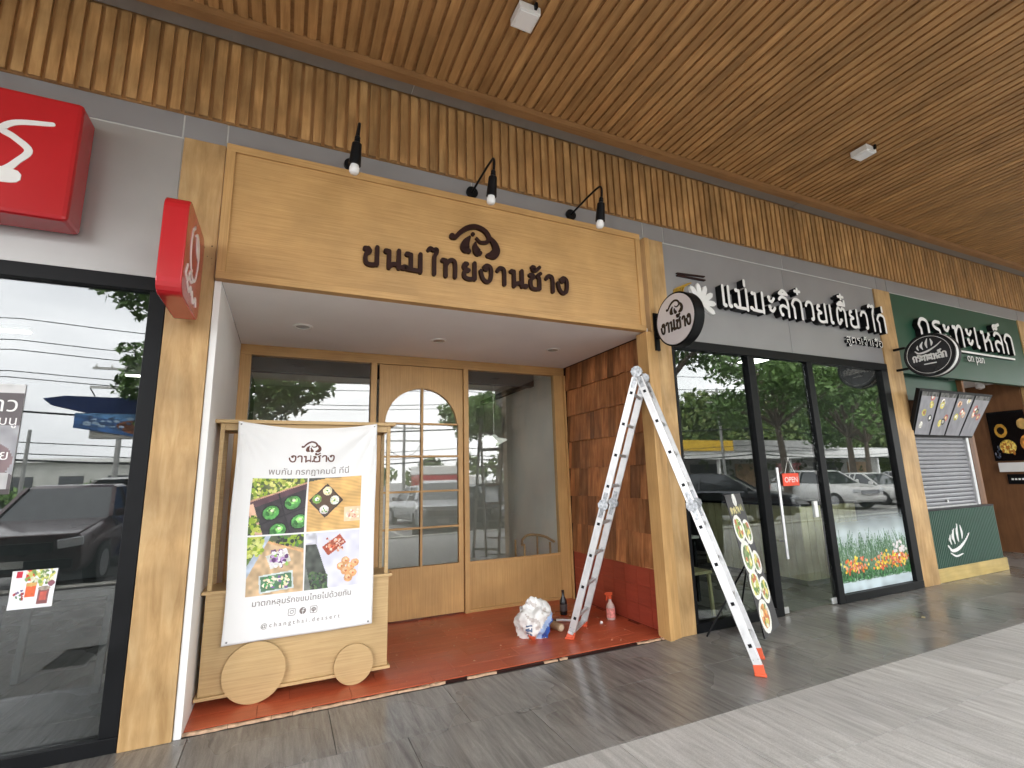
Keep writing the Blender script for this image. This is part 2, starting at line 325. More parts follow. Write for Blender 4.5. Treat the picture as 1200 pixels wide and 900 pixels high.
GL = {
 'ข': (.62, [(H_, .13, .84), [(.2, .88), (.25, .72), (.13, .55), (.12, .2), (.2, .03), (.4, .03), (.5, .15)], [(.5, .06), (.5, 1)]]),
 'น': (.64, [(H_, .08, .88), [(.16, .9), (.16, 0)], [(.17, .06), (.28, .2), (.4, .22), (.5, .1)], (H_, .66, .1), [(.5, .04), (.5, 1)]]),
 'ม': (.66, [(H_, .05, .9), [(.16, .9), (.16, .16)], (H_, -.05, .15), [(.0, .08), (.2, .06), (.5, .06)], [(.5, 0), (.5, 1)]]),
 'ไ': (.36, [[(.0, 1.34), (.08, 1.45), (.19, 1.38), (.31, 1.44), (.3, 1.22), (.23, 1.0), (.22, .5), (.22, .02)]]),
 'ท': (.66, [(H_, .08, .88), [(.16, .9), (.16, 0)], [(.17, .6), (.28, .88), (.42, .97), (.52, .8), (.52, .02)]]),
 'ย': (.62, [(H_, .16, .88), [(.1, .86), (.08, .66), (.26, .54)], [(.26, .52), (.1, .42), (.1, .12), (.28, .03), (.5, .1)], [(.5, .06), (.5, 1)]]),
 'ง': (.52, [(H_, .2, .78), [(.14, .88), (.26, .99), (.4, .88), (.42, .5), (.36, .12), (.22, .02), (.1, .14), (.03, .36), (.0, .62)]]),
 'า': (.44, [[(.04, .78), (.12, .96), (.28, .94), (.32, .72), (.32, .36), (.32, .02)]]),
 'ช': (.66, [(H_, .13, .84), [(.2, .88), (.25, .72), (.13, .55), (.12, .2), (.2, .03), (.4, .03), (.5, .15)], [(.5, .06), (.5, .7), (.42, .84), (.56, 1.02)]]),
 '้': (0, [(H_, -.42, 1.34), [(-.4, 1.28), (-.44, 1.18), (-.28, 1.2), (-.14, 1.4)]]),
 '่': (0, [[(-.2, 1.2), (-.2, 1.45)]]),
 '๋': (0, [[(-.38, 1.42), (-.12, 1.42)], [(-.25, 1.3), (-.25, 1.55)]]),
 'แ': (.54, [[(.08, 1), (.08, .1)], (H_, .14, .08), [(.32, 1), (.32, .1)], (H_, .38, .08)]),
 'เ': (.3, [[(.08, 1), (.08, .1)], (H_, .14, .08)]),
 'ะ': (.42, [(H_, .08, .84), [(.08, .7), (.2, .64), (.32, .82)], (H_, .08, .36), [(.08, .22), (.2, .16), (.32, .34)]]),
 'ล': (.6, [[(.08, .84), (.2, .98), (.4, .94), (.5, .7), (.5, .02)], (H_, .16, .08), [(.1, .14), (.08, .4), (.24, .54), (.5, .42)]]),
 'ส': (.62, [[(.08, .84), (.2, .98), (.4, .94), (.5, .7), (.5, .02)], [(.36, .86), (.58, 1.08)], (H_, .16, .08), [(.1, .14), (.08, .4), (.24, .54), (.5, .42)]]),
 'ิ': (0, [[(-.5, 1.14), (-.3, 1.32), (-.1, 1.14)], [(-.5, 1.14), (-.1, 1.14)]]),
 'ี': (0, [[(-.5, 1.14), (-.3, 1.3), (-.1, 1.14)], [(-.5, 1.14), (-.1, 1.14)], [(-.1, 1.14), (-.1, 1.38)]]),
 'ื': (0, [[(-.5, 1.14), (-.3, 1.3), (-.1, 1.14)], [(-.5, 1.14), (-.1, 1.14)], [(-.1, 1.14), (-.1, 1.38)], [(-.22, 1.2), (-.22, 1.38)]]),
 'ู': (0, [[(-.3, -.14), (-.3, -.4), (-.1, -.4), (-.1, -.14)]]),
 'ก': (.62, [[(.12, .02), (.12, .5)], [(.12, .5), (.03, .68)], [(.03, .7), (.14, .93), (.3, .99), (.46, .9), (.5, .7), (.5, .02)]]),
 'ว': (.5, [[(.05, .76), (.14, .95), (.32, .96), (.4, .72), (.4, .14)], (H_, .33, .09)]),
 'ต': (.66, [(H_, .28, .3), [(.24, .2), (.12, .08), (.07, .4), (.1, .82), (.2, .97), (.31, .84), (.42, .97), (.54, .78), (.54, .4), (.54, .02)]]),
 'ร': (.5, [[(.42, .97), (.2, .97), (.08, .82), (.18, .68), (.36, .6), (.4, .4), (.4, .12)], (H_, .33, .09)]),
 'ห': (.68, [(H_, .08, .88), [(.16, .9), (.16, 0)], [(.17, .42), (.3, .5), (.46, .72)], (H_, .5, .84), [(.38, .6), (.52, .44), (.53, .02)]]),
 '็': (0, [[(-.48, 1.16), (-.48, 1.32), (-.3, 1.36), (-.26, 1.22), (-.38, 1.2)], [(-.3, 1.36), (-.1, 1.46)]]),
 'จ': (.54, [[(.06, .8), (.16, .96), (.34, .95), (.42, .6), (.36, .12), (.22, .03), (.14, .28)], (H_, .16, .36)]),
 'อ': (.58, [(H_, .18, .6), [(.1, .66), (.07, .3), (.16, .04), (.4, .04), (.5, .3), (.48, .8), (.3, .98), (.1, .86)]]),
 ' ': (.4, []),
 '่^': (0, [[(-.14, 1.48), (-.14, 1.72)]]), '๋^': (0, [[(-.4, 1.6), (-.1, 1.6)], [(-.25, 1.48), (-.25, 1.72)]]),
}
def thai(text, x0, x1, z0, h, fn, stroke, depth, parent, mats, name='letter', head='ball', join=False, gap=0):
    """each consonant with its marks is one raised letter"""
    cl = []; last = None
    for ch in text:
        if GL[ch][0] == 0:
            k = ch
            if ch in '่๋' and cl and any(q in 'ิีื' for q in cl[-1][1:]): k = ch + '^'
            cl[-1].append(k)
        else: cl.append([ch])
    tot = sum(GL[c[0]][0] + gap for c in cl) - .1 - gap; sx = (x1 - x0) / tot; x = 0
    whole = MB() if join else None; objs = []
    for ci, c in enumerate(cl):
        mb = whole or MB(); w = GL[c[0]][0]; k = 0
        for g in c:
            ox = x + (w - .0 if GL[g][0] == 0 else 0)
            for st in GL[g][1]:
                f2 = (lambda u, v, d, ox=ox, k=k: fn(x0 + (u + ox) * sx, z0 + v * h, d + (.0006 * (k % 6) if d > 0 else 0)))
                k += 1
                s_u = stroke / sx; 
                # build in real units so the stroke keeps its width
                f3 = (lambda u, v, d, ox=ox, k=k: fn(u, v, d + (.0006 * (k % 6) if d > 0 else 0)))
                def conv(p): return (x0 + (p[0] + ox) * sx, z0 + p[1] * h)
                if st[0] == H_:
                    cx, cz = conv(st[1:]); r = stroke * (.62 if head == 'ball' else .5)
                    if head == 'ball': ribbon(mb, [(cx - r * .3, cz), (cx + r * .3, cz)], r * 2, f3, depth, 0, False, 0, 1)
                    else:
                        rr = stroke * .85
                        ribbon(mb, [(cx + rr * math.cos(a), cz + rr * math.sin(a)) for a in [q * math.pi / 4 for q in range(9)]], stroke * .7, f3, depth, 0, False, 0, 1)
                else: ribbon(mb, [conv(p) for p in st], stroke, f3, depth, 0, len(st) > 2, 0, 1, n=5)
        x += w + gap
        if not join and mb.f: objs.append(mb.build(name, mats, parent))
    if join: objs.append(tag(whole.build(name, mats, parent), kind='stuff'))
    return objs
def text_flat(body, size, fn, mat, parent, name='lettering', align='CENTER', dep=.0, sx=1):
    c = bpy.data.curves.new(name, 'FONT'); c.body = body; c.size = size; c.align_x = align; c.resolution_u = 3
    c.extrude = 0
    o = bpy.data.objects.new(name, c); me = bpy.data.meshes.new_from_object(o)
    for v in me.vertices: v.co = fn(v.co.x * sx, v.co.y, dep)
    me.materials.clear(); me.materials.append(mat); me.name = name
    bpy.data.objects.remove(o); ob = bpy.data.objects.new(name, me); COL.objects.link(ob)
    if parent: attach(ob, parent)
    tag(ob, kind='stuff')
    return ob
def facade(y):              # (u, v, d): d metres proud of the plane, toward the street
    return lambda u, v, d: Vector((u, y - d, v))
def blade(x):               # plane facing -x, text runs toward -y
    return lambda u, v, d: Vector((x - d, -u, v))
ELE = [ # elephant mark, unit box about 1 wide
    ([(.03, .50, .13), (.10, .50, .09), (.2, .68, .09), (.36, .88, .1), (.55, .97, .1), (.74, .88, .1), (.83, .68, .1), (.78, .52, .08), (.64, .47, .06), (.55, .58, .05)]),
    ([(.82, .72, .06), (.94, .52, .13), (.99, .3, .16), (.92, .12, .19), (.8, .06, .1)]),
    ([(.4, .58, .05), (.32, .38, .15), (.3, .18, .19), (.38, .1, .1)]),
    ([(.52, .42, .04), (.52, .28, .11), (.57, .12, .17), (.62, .1, .1)]),
]
def elephant(x0, z0, s, fn, d, parent, mat, name='elephant_emblem', eye=None, join=False):
    mb = MB()
    for i, st in enumerate(ELE):
        if not join: mb = MB()
        ribbon(mb, [(x0 + p[0] * s, z0 + p[1] * s * .66, p[2] * s) for p in st], s, lambda u, v, dd, i=i: fn(u, v, dd + (.0007 * i if dd > 0 else 0)), d, 0)
        if not join: mb.build('emblem_stroke', mat, parent)
    if join: mb.build(name, mat, parent)

# ------------------------------------------------------------------ printed pictures (colour per little face)
rng = np.random.default_rng(3)
def vnoise(h, w, c, seed=0):
    g = np.random.default_rng(seed).random((c + 2, c + 2)); y = np.linspace(0, c, h); x = np.linspace(0, c, w)
    yi = y.astype(int); xi = x.astype(int); fy = (y - yi)[:, None]; fx = (x - xi)[None]; fy = fy * fy * (3 - 2 * fy); fx = fx * fx * (3 - 2 * fx)
    return g[yi][:, xi] * (1 - fy) * (1 - fx) + g[yi + 1][:, xi] * fy * (1 - fx) + g[yi][:, xi + 1] * (1 - fy) * fx + g[yi + 1][:, xi + 1] * fy * fx
class Img:
    def __init__(s, w, h, col, noise=.05, seed=1):
        s.w, s.h = w, h; s.a = np.ones((h, w, 3)) * np.array(col); s.Y, s.X = np.mgrid[0:h, 0:w]; s.X = (s.X + .5) / w; s.Y = (s.Y + .5) / h; s.asp = h / w; s.seed = seed
        s.a *= 1 + noise * (vnoise(h, w, 9, seed)[..., None] - .5) * 2
    def put(s, m, col, noise=.15, c=14):
        s.seed += 1; n = 1 + noise * (vnoise(s.h, s.w, c, s.seed)[..., None] - .5) * 2
        s.a = np.where(m[..., None], np.array(col) * n, s.a); return s
    def loc(s, cx, cy, rot):
        x = s.X - cx; y = (s.Y - cy) * s.asp; c, q = math.cos(rot), math.sin(rot); return x * c + y * q, -x * q + y * c
    def ell(s, cx, cy, rx, ry, col, rot=0, noise=.15, c=14):
        u, v = s.loc(cx, cy, rot); return s.put((u / rx) ** 2 + (v / ry) ** 2 < 1, col, noise, c)
    def rect(s, cx, cy, hw, hh, col, rot=0, noise=.1, c=14):
        u, v = s.loc(cx, cy, rot); return s.put((abs(u) < hw) & (abs(v) < hh), col, noise, c)
    def half(s, a, b, col, noise=.15):       # region left of the line a->b
        return s.put(((b[0] - a[0]) * (s.Y - a[1]) - (b[1] - a[1]) * (s.X - a[0])) > 0, col, noise)
    def specks(s, x0, x1, y0, y1, n, cols, r, rg=None):
        rg = rg or random.Random(s.seed)
        for _ in range(n):
            cx, cy = rg.uniform(x0, x1), rg.uniform(y0, y1); s.ell(cx, cy, rg.uniform(.5, 1) * r, rg.uniform(.4, .9) * r, rg.choice(cols), rg.uniform(0, 3), .1)
        return s
def panel(name, img, fn, mat, parent, alpha=None):
    """img as a grid of coloured faces; fn(s, t) -> world, s 0..1 right, t 0..1 up"""
    h, w = img.h, img.w; xs = np.arange(w + 1) / w; ts = np.arange(h + 1) / h
    vs = [fn(a, b) for b in ts for a in xs]; i = np.arange(h)[:, None] * (w + 1) + np.arange(w)[None]
    fs = np.stack([i, i + 1, i + w + 2, i + w + 1], -1).reshape(-1, 4)
    me = bpy.data.meshes.new(name); me.from_pydata([tuple(v) for v in vs], [], fs.tolist())
    col = s2l(np.clip(img.a, 0, 1)).reshape(-1, 3); al = np.ones((len(col), 1)) if alpha is None else alpha.reshape(-1, 1)
    c4 = np.repeat(np.hstack([col, al]), 4, axis=0).astype(np.float32)
    at = me.color_attributes.new('print', 'FLOAT_COLOR', 'CORNER'); at.data.foreach_set('color', c4.ravel())
    me.materials.append(mat); o = bpy.data.objects.new(name, me); COL.objects.link(o)
    if parent: attach(o, parent)
    return o
def quadfn(p00, p10, p01, p11=None):
    a, b, c = Vector(p00), Vector(p10), Vector(p01); e = Vector(p11) if p11 else b + c - a
    return lambda s, t: (a * (1 - s) + b * s) * (1 - t) + (c * (1 - s) + e * s) * t

# ================================================================== SETTING
XL, XR = -9.0, 30.0
# ---- ground and walkway
g = MB(); g.box(-250, 250, -300, 60, -.6, -.2); tag(g.build('asphalt_ground', m_asphalt), kind='structure')
k = MB(); k.box(XL - 20, XR + 20, -2.62, 14, -.3, -.012); tag(k.build('walkway_base', m_grout), kind='structure')
kb = MB()
kb.box(XL - 20, XR + 20, -2.75, -2.45, -.25, .0); tag(kb.build('white_kerb', m_kerb, bevel=.01), kind='structure')
pv = struct('walkway_pavement')
def mk(name, sx, sy, sz, mat, bev=.0015):
    b = MB(); b.box(-sx / 2, sx / 2, -sy / 2, sy / 2, -sz, 0); me = b.mesh(name, mat); return me
tl = mk('tile', .5955, .5955, .011, m_floorL)
rows = [2.3, 1.7, 1.1]
for j, yy in enumerate(rows):
    off = 0 if j % 2 == 0 else .3
    for i in range(-3, 30):
        inst('tile', tl, (i * .6 + .3 + off, yy, random.uniform(-.0006, .0006)), pv)
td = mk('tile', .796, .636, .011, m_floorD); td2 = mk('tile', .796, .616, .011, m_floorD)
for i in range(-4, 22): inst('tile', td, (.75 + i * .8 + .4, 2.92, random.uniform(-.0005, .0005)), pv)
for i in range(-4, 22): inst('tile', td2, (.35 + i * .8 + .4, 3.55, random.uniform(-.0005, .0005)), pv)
b = MB()
for j in range(8):                  # pale tiles nearer the kerb, behind the camera
    yy = .5 - j * .6
    if yy < -2.4: break
    y0 = max(yy - .2985, -2.45)
    for i in range(-24, 44): b.box(i * .6 + (.3 if j % 2 else 0) + .002, i * .6 + .598 + (.3 if j % 2 else 0), y0, yy + .2985, -.011, 0)
for j in range(3):
    for i in list(range(-15, -3)) + list(range(30, 45)): b.box(i * .6 + .002, i * .6 + .598, rows[j] - .2985, rows[j] + .2985, -.011, 0)
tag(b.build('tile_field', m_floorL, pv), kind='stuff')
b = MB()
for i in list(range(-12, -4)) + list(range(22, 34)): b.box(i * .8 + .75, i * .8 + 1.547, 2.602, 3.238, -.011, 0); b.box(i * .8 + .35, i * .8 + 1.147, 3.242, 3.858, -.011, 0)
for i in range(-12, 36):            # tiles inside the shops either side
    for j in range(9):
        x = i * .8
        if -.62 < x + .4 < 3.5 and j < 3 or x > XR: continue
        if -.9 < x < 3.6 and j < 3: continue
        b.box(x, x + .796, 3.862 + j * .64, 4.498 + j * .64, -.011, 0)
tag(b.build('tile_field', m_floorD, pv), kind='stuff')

# ---- canopy: roof, slatted ceiling, slatted fascia, grey bands
rf = MB(); rf.box(XL - 12, XR + 22, -1.7, 14, 4.99, 5.5); tag(rf.build('canopy_roof', m_greygap), kind='structure')
fr = MB(); fr.box(XL - 12, XR + 22, -1.8, -1.71, 4.78, 5.55); tag(fr.build('canopy_edge_fascia', m_greymetal), kind='structure')
ce = struct('slatted_ceiling', (0, 0, 4.9))
bk = MB(); bk.box(XL, XR + 18, -1.7, 3.6, 4.915, 4.985); o = bk.build('backing_board', m_slatback, ce)
b = MB(); Ls = 5.28
b.box(-.033, .033, -Ls / 2, Ls / 2, -.022, 0); sm = b.mesh('slat', m_slatY)
PC = .094
n_in = 0; bs = MB(); x = -3.0
xs = []
while x < 46: xs.append(x); x += PC
for x in xs:
    if -2.2 < x < 21: inst('slat', sm, (x, -1.7 + Ls / 2 + .002, 4.92), ce)
    else: bs.box(x - .031, x + .031, -1.698, 3.582, 4.886, 4.92)
tag(bs.build('slat_run', m_slatY, ce), kind='stuff')
tr = box('edge_trim', XL, XR + 18, 3.585, 3.67, 4.845, 4.925, m_trim, ce)
gf = struct('grey_soffit_flashing', (0, 0, 4.87))
xj = [-9, -4.13, -1.64, .84, 3.32, 5.81, 8.3, 10.8, 13.3, 15.8, 18.3, 20.8, 30, 48]
for a, c in zip(xj[:-1], xj[1:]): box('panel', a + .004, c - .004, 3.674, 3.80, 4.86, 4.9, m_greygap, gf)
box('sealant', XL, XR + 18, 3.68, 3.8, 4.866, 4.9, m_seam, gf)

ff = struct('slatted_fascia', (0, F, 4.5))
box('backing_board', XL, XR, 3.842, 3.9, 4.18, 4.99, m_slatback, ff)
b = MB(); b.box(-.030, .030, -.006, .02, -.34, .34); sm2 = b.mesh('slat', m_slat)
x = -2.6; bs = MB()
while x < XR:
    if x < 22.0: inst('slat', sm2, (x, 3.822 + random.uniform(-.002, .002), 4.52 + random.uniform(-.004, .004)), ff)
    else: bs.box(x - .028, x + .028, 3.808, 3.842, 4.18, 4.86)
    x += .0868
tag(bs.build('slat_run', m_slat, ff), kind='stuff')

bd = struct('grey_metal_band', (0, F, 4.1))
xj = [-9, -5, -2.9, -.81, -.53, 1.42, 3.38, 3.66, 5.58, 7.54, 7.78, 9.75, 11.67, 13.6, 15.6, 17.6, 22, 30]
for a, c in zip(xj[:-1], xj[1:]): box('panel', a + .006, c - .006, 3.86, 3.95, 3.998, 4.2, m_greymetal, bd)
box('sealant', XL, XR, 3.866, 3.955, 3.99, 4.21, m_seam, bd)

# ---- pillars
def pillar(x0, x1, label, h=3.99):
    t = thing('wood_clad_pillar', ((x0 + x1) / 2, F, 0), label, 'pillar', 'timber clad pillars between the shops')
    o = box('cladding', x0, x1, 3.845, 4.0, 0, h, m_pillar, t, bevel=.003)
    return t
p1 = pillar(-.795, -.53, 'weathered yellow timber pillar between the red sign and the oak sweet shop')
p2 = pillar(3.425, 3.625, 'timber pillar behind the ladder with the round white sign fixed to it')
p3 = pillar(7.43, 7.8, 'slim timber pillar between the black framed noodle shop and the green kiosk')
p4 = pillar(11.6, 12.0, 'far timber pillar at the right end of the green sign')
b = MB()
for _ in range(11): b.disc((-.60 + random.uniform(-.05, .05), 3.8445, 3.08 + random.uniform(-.07, .16)), (0, -1, 0), random.uniform(.002, .005), .0008, 7)
b.build('screw_hole', m_black, p1)

# ---- left shop (red signs)
w = thing('left_shop_fascia', (-3, F, 3.4), 'light grey brushed metal panel above the left shop window', 'wall')
box('panel', -9, -.805, 3.862, 3.95, 2.9, 3.985, m_greypanel, w)
box('sealant', -9, -.80, 3.868, 3.95, 2.91, 3.996, m_seam, w)
box('soffit', -9, -.8, 3.952, 4.2, 2.92, 3.0, m_intceil, w)
w = thing('shop_window', (-3, F, 0), 'large left shop window in black frame reflecting a parked pickup', 'window')
box('frame', -9, -.80, 3.85, 3.94, 2.8, 2.895, m_black, w, .004)
box('frame', -9, -.80, 3.85, 3.94, 0.002, .085, m_black, w, .004)
box('frame', -.893, -.80, 3.852, 3.938, .086, 2.799, m_black, w, .004)
box('frame', -5.0, -4.9, 3.852, 3.938, .086, 2.799, m_black, w, .004)
box('pane', -4.9, -.893, 3.895, 3.901, .085, 2.80, m_leftglass, w)
box('pane', -9, -5, 3.895, 3.901, .085, 2.80, m_leftglass, w)
# room behind
r = thing('left_shop_interior', (-5, 6, 0), 'dim interior of the left shop seen faintly through its window', 'room')
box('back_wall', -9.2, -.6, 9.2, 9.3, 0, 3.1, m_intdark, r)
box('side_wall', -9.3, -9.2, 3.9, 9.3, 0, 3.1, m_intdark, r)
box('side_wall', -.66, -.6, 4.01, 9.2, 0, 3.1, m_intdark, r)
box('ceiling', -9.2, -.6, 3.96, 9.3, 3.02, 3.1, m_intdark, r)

# ---- recessed oak shopfront
w = thing('recess_side_wall', (-.5, 4.7, 0), 'white plastered return wall left of the cart, beside the pillar', 'wall')
box('plaster', -.527, -.485, 3.86, 5.72, 0, 2.93, m_white, w, .002)
w = thing('recess_ceiling', (1.4, 4.8, 2.95), 'white ceiling over the recessed entrance of the sweet shop', 'ceiling')
box('plaster', -.484, 3.36, 3.885, 5.72, 2.935, 2.99, m_ceilw, w)
for i, (x, y, lab) in enumerate(((.08, 4.8, 'round white downlight in the recess ceiling, leftmost of the three above the cart'), (1.4, 4.85, 'round white downlight in the recess ceiling in front of the arched door'), (2.74, 4.8, 'round white downlight in the recess ceiling nearest the shingle wall'))):
    t = thing('downlight', (x, y, 2.935), lab, 'downlight', 'downlights in the recess ceiling')
    b = MB(); n = 28
    b.lathe((x, y, 2.925), [(.058, .012), (.063, 0), (.082, 0), (.085, .0098)], n); b.build('rim', m_whitepl, t, True)
    b = MB(); b.disc((x, y, 2.928), (0, 0, 1), .06, .004, n); b.build('lens', plain('lens_grey', (.4, .4, .38), .2) if i == 0 else bpy.data.materials['lens_grey'], t)
w = thing('oak_shopfront_wall', (1.4, B, 0), 'pale oak partition with two fixed windows at the back of the recess', 'wall')
box('rail', -.484, 3.36, 5.62, 5.70, 2.825, 2.933, m_oakH, w, .002)
box('stile', -.484, -.38, 5.621, 5.70, 0, 2.824, m_oakV, w, .002)
box('stile', .83, .895, 5.60, 5.70, 0, 2.824, m_oakV, w, .002)
box('stile', 1.93, 1.99, 5.60, 5.70, 0, 2.824, m_oakV, w, .002)
box('stile', 3.2, 3.335, 5.621, 5.70, 0, 2.824, m_oakV, w, .002)
box('corner_strip', 3.337, 3.36, 5.59, 5.70, 0, 2.824, m_oakV, w, .002)
box('panel', -.379, .829, 5.632, 5.69, .03, .66, m_oakV, w, .002)
box('panel', 1.991, 3.199, 5.632, 5.69, .03, .535, m_oakV, w, .002)
box('skirting', -.379, .829, 5.61, 5.631, .0, .05, m_oakH, w)
box('skirting', 1.991, 3.199, 5.61, 5.631, .0, .045, m_oakH, w)
box('pane', -.379, .829, 5.655, 5.661, .661, 2.823, m_winglass, w)
box('pane', 1.991, 3.199, 5.655, 5.661, .536, 2.823, m_winglass, w)
box('sill', 1.991, 3.199, 5.625, 5.654, .536, .56, m_oakH, w, .002)
# arched glazed door
t = thing('arched_door', (1.41, B, 0), 'oak door with tall arched window divided into ten panes', 'door')
DX0, DX1 = .897, 1.928; AX0, AX1, AZ0, AZS = .985, 1.865, .56, 2.13; ar = (AX1 - AX0) / 2; acx = (AX0 + AX1) / 2
arch = [(acx + ar * math.cos(a), AZS + ar * math.sin(a)) for a in [i * math.pi / 28 for i in range(29)]]
hole = [(AX0, AZ0), (AX1, AZ0)] + arch[:-1] + [(AX0, AZS)]
# leaf: strips around the opening
b = MB(); yf, yb = 5.628, 5.672
fn = lambda u, v, d: Vector((u, yf + d, v))
def strip(poly):
    b.prism(poly, fn, 0, yb - yf)
strip([(DX0 + .006, .03), (DX1 - .006, .03), (DX1 - .006, AZ0), (DX0 + .006, AZ0)])
strip([(DX0 + .006, AZ0), (AX0, AZ0), (AX0, AZS), (DX0 + .006, AZS)])
strip([(AX1, AZ0), (DX1 - .006, AZ0), (DX1 - .006, AZS), (AX1, AZS)])
TOP = 2.818
for i in range(28):
    (u0, v0), (u1, v1) = arch[i], arch[i + 1]
    def outer(a):
        c, s = math.cos(a), math.sin(a)
        # ray from arch centre to the leaf rectangle
        k = min((DX1 - .006 - acx) / abs(c) if abs(c) > 1e-6 else 9, (TOP - AZS) / s if s > 1e-6 else 9); return (acx + c * k, AZS + s * k)
    a0, a1 = i * math.pi / 28, (i + 1) * math.pi / 28; o0, o1 = outer(a0), outer(a1)
    poly = [(u0, v0), o0]
    ac = math.atan2(TOP - AZS, DX1 - .006 - acx)
    for cc, pt in ((ac, (DX1 - .006, TOP)), (math.pi - ac, (2 * acx - DX1 + .006, TOP))):
        if a0 < cc < a1: poly.append(pt)
    poly += [o1, (u1, v1)]; strip(poly)
b.build('leaf', m_oakV, t)
hz = [AZ0, .97, 1.37, 1.765, 2.14]
mun = []
box('glazing_bar', acx - .013, acx + .013, 5.622, 5.68, AZ0, AZS + ar, m_oakV, t, .002)
for z in hz[1:]: box('glazing_bar', AX0, AX1, 5.624, 5.678, z - .011, z + .011, m_oakH, t, .002)
b = MB()                          # arch lining
for i in range(28):
    (u0, v0), (u1, v1) = arch[i], arch[i + 1]; k0 = .016 / ar
    b.prism([(u0, v0), (u1, v1), (u1 + (acx - u1) * k0, v1 + (AZS - v1) * k0), (u0 + (acx - u0) * k0, v0 + (AZS - v0) * k0)], fn, -.004, .05)
b.build('arch_lining', m_oakV, t)
zz = hz + [AZS + ar]
for (xa, xb) in ((AX0, acx - .013), (acx + .013, AX1)):
    for i in range(4): box('pane', xa, xb, 5.652, 5.657, zz[i] + .011, zz[i + 1] - .011, m_winglass, t)
for sgn in (-1, 1):
    pts = [(acx + sgn * .013, 2.151)] + [(acx + sgn * (ar - .0) * math.cos(a), AZS + ar * math.sin(a)) for a in [.0 + i * math.pi / 2 / 12 for i in range(13)] if AZS + ar * math.sin(a) > 2.151]
    pts = [(acx + sgn * .013, 2.151), (acx + sgn * ar * .999, 2.151)] + pts[1:]
    if sgn < 0: pts = pts[::-1]
    b = MB(); b.prism(pts, lambda u, v, d: Vector((u, 5.652 + d, v)), 0, .005); b.build('pane', m_winglass, t)

# red tiled floor of the recess with a broken mortar edge
rfm = struct('red_recess_floor', (1.4, 4.7, .0))
box('bed', -.53, 3.42, 3.905, 5.75, -.01, .002, m_redgrout, rfm)
tm = mk('tile', .597, .1975, .010, m_redtile)
for j in range(9):
    y = 3.93 + .1 + j * .2; off = (j % 3) * .2
    for i in range(-1, 7):
        x0 = max(-.484 + i * .6 + off - .2, -.484); x1 = min(-.484 + (i + 1) * .6 + off - .2, 3.36)
        if x1 - x0 > .06:
            o = inst('tile', tm, ((x0 + x1) / 2, min(y, 5.62), .0125 + random.uniform(-.0003, .0003)), rfm); o.scale.x = (x1 - x0 - .003) / .597
b = MB(); x = -.52
while x < 3.4:
    wd = random.uniform(.05, .28); pale = x < 1.1 or random.random() < .45
    if pale:
        n = 5; u = [x + wd * i / n for i in range(n + 1)]
        b.prism([(q, 3.888 + random.uniform(-.006, .006)) for q in u] + [(q, 3.906 + random.uniform(-.006, .012)) for q in u[::-1]], lambda p, q, d: Vector((p, q, d)), -.004, .011 + random.uniform(-.003, .002))
    x += wd + (.003 if x < 1.1 else random.uniform(0, .05))
tag(b.build('mortar_edge', m_mortar, rfm), kind='stuff')
b = MB(); b.box(-.53, 3.4, 3.9, 3.93, -.009, .006); b.build('torn_edge', m_darkbrown, rfm)

# right wall of the recess: shingles above red tiles
w = thing('shingle_wall', (3.37, 4.7, 1.7), 'dark reddish wood shingle wall on the right side of the recess', 'wall')
box('backing', 3.385, 3.43, 3.92, 5.72, 0, 2.99, m_darkbrown, w)
rh = .339
for j in range(7):
    z0 = .575 + j * rh; y = 3.96 - random.uniform(0, .1)
    while y < 5.59:
        wd = random.choice((.085, .11, .13, .16, .19, .22)) * random.uniform(.9, 1.1); y1 = min(y + wd, 5.59); ya = max(y, 3.95)
        if y1 - ya > .02:
            th = .016 + random.uniform(0, .008); z1 = min(z0 + rh + .03, 2.93); dz = random.uniform(-.006, .006)
            b = MB(); c = Vector((3.37, (ya + y1) / 2, z0 + .17)); g_ = .0012
            P = [(3.372 - th, z0 + dz), (3.384, z0 + dz), (3.384, z1), (3.3795, z1)]
            vs = [Vector((px, yy, pz)) - c for yy in (ya + g_, y1 - g_) for px, pz in P]
            b.add(vs, [(3, 2, 1, 0), (4, 5, 6, 7), (0, 1, 5, 4), (1, 2, 6, 5), (2, 3, 7, 6), (3, 0, 4, 7)])
            me = b.mesh('shingle', m_shingle); inst('shingle', me, c, w)
        y = y1
w = thing('red_tile_dado', (3.37, 4.7, .28), 'low band of red tiles beneath the shingles', 'wall')
box('grout', 3.372, 3.384, 3.95, 5.59, .012, .572, m_redgrout, w)
tw = MB(); tw.box(-.004, .004, -.1, .1, -.0915, .0915); twm = tw.mesh('tile', m_redwall)
for j in range(3):
    for i in range(8):
        inst('tile', twm, (3.371, 4.055 + i * .2035, .105 + j * .186), w)
box('cap_strip', 3.362, 3.384, 3.95, 5.59, .573, .585, m_oakH, w)
# oak trim in front of the pillar, belongs to the shopfront portal
t = thing('oak_portal_trim', (3.33, F, 0), 'pale oak strip edging the recess beside the pillar, running floor to ceiling', 'trim')
box('board', 3.265, 3.315, 3.80, 3.96, .0, 2.925, m_oakV, t, .002)
box('board', 3.318, 3.362, 3.815, 3.96, .0, 2.925, m_oakV, t, .002)
box('board', 3.364, 3.423, 3.83, 3.97, 0, 3.99, m_oakV, t, .002)

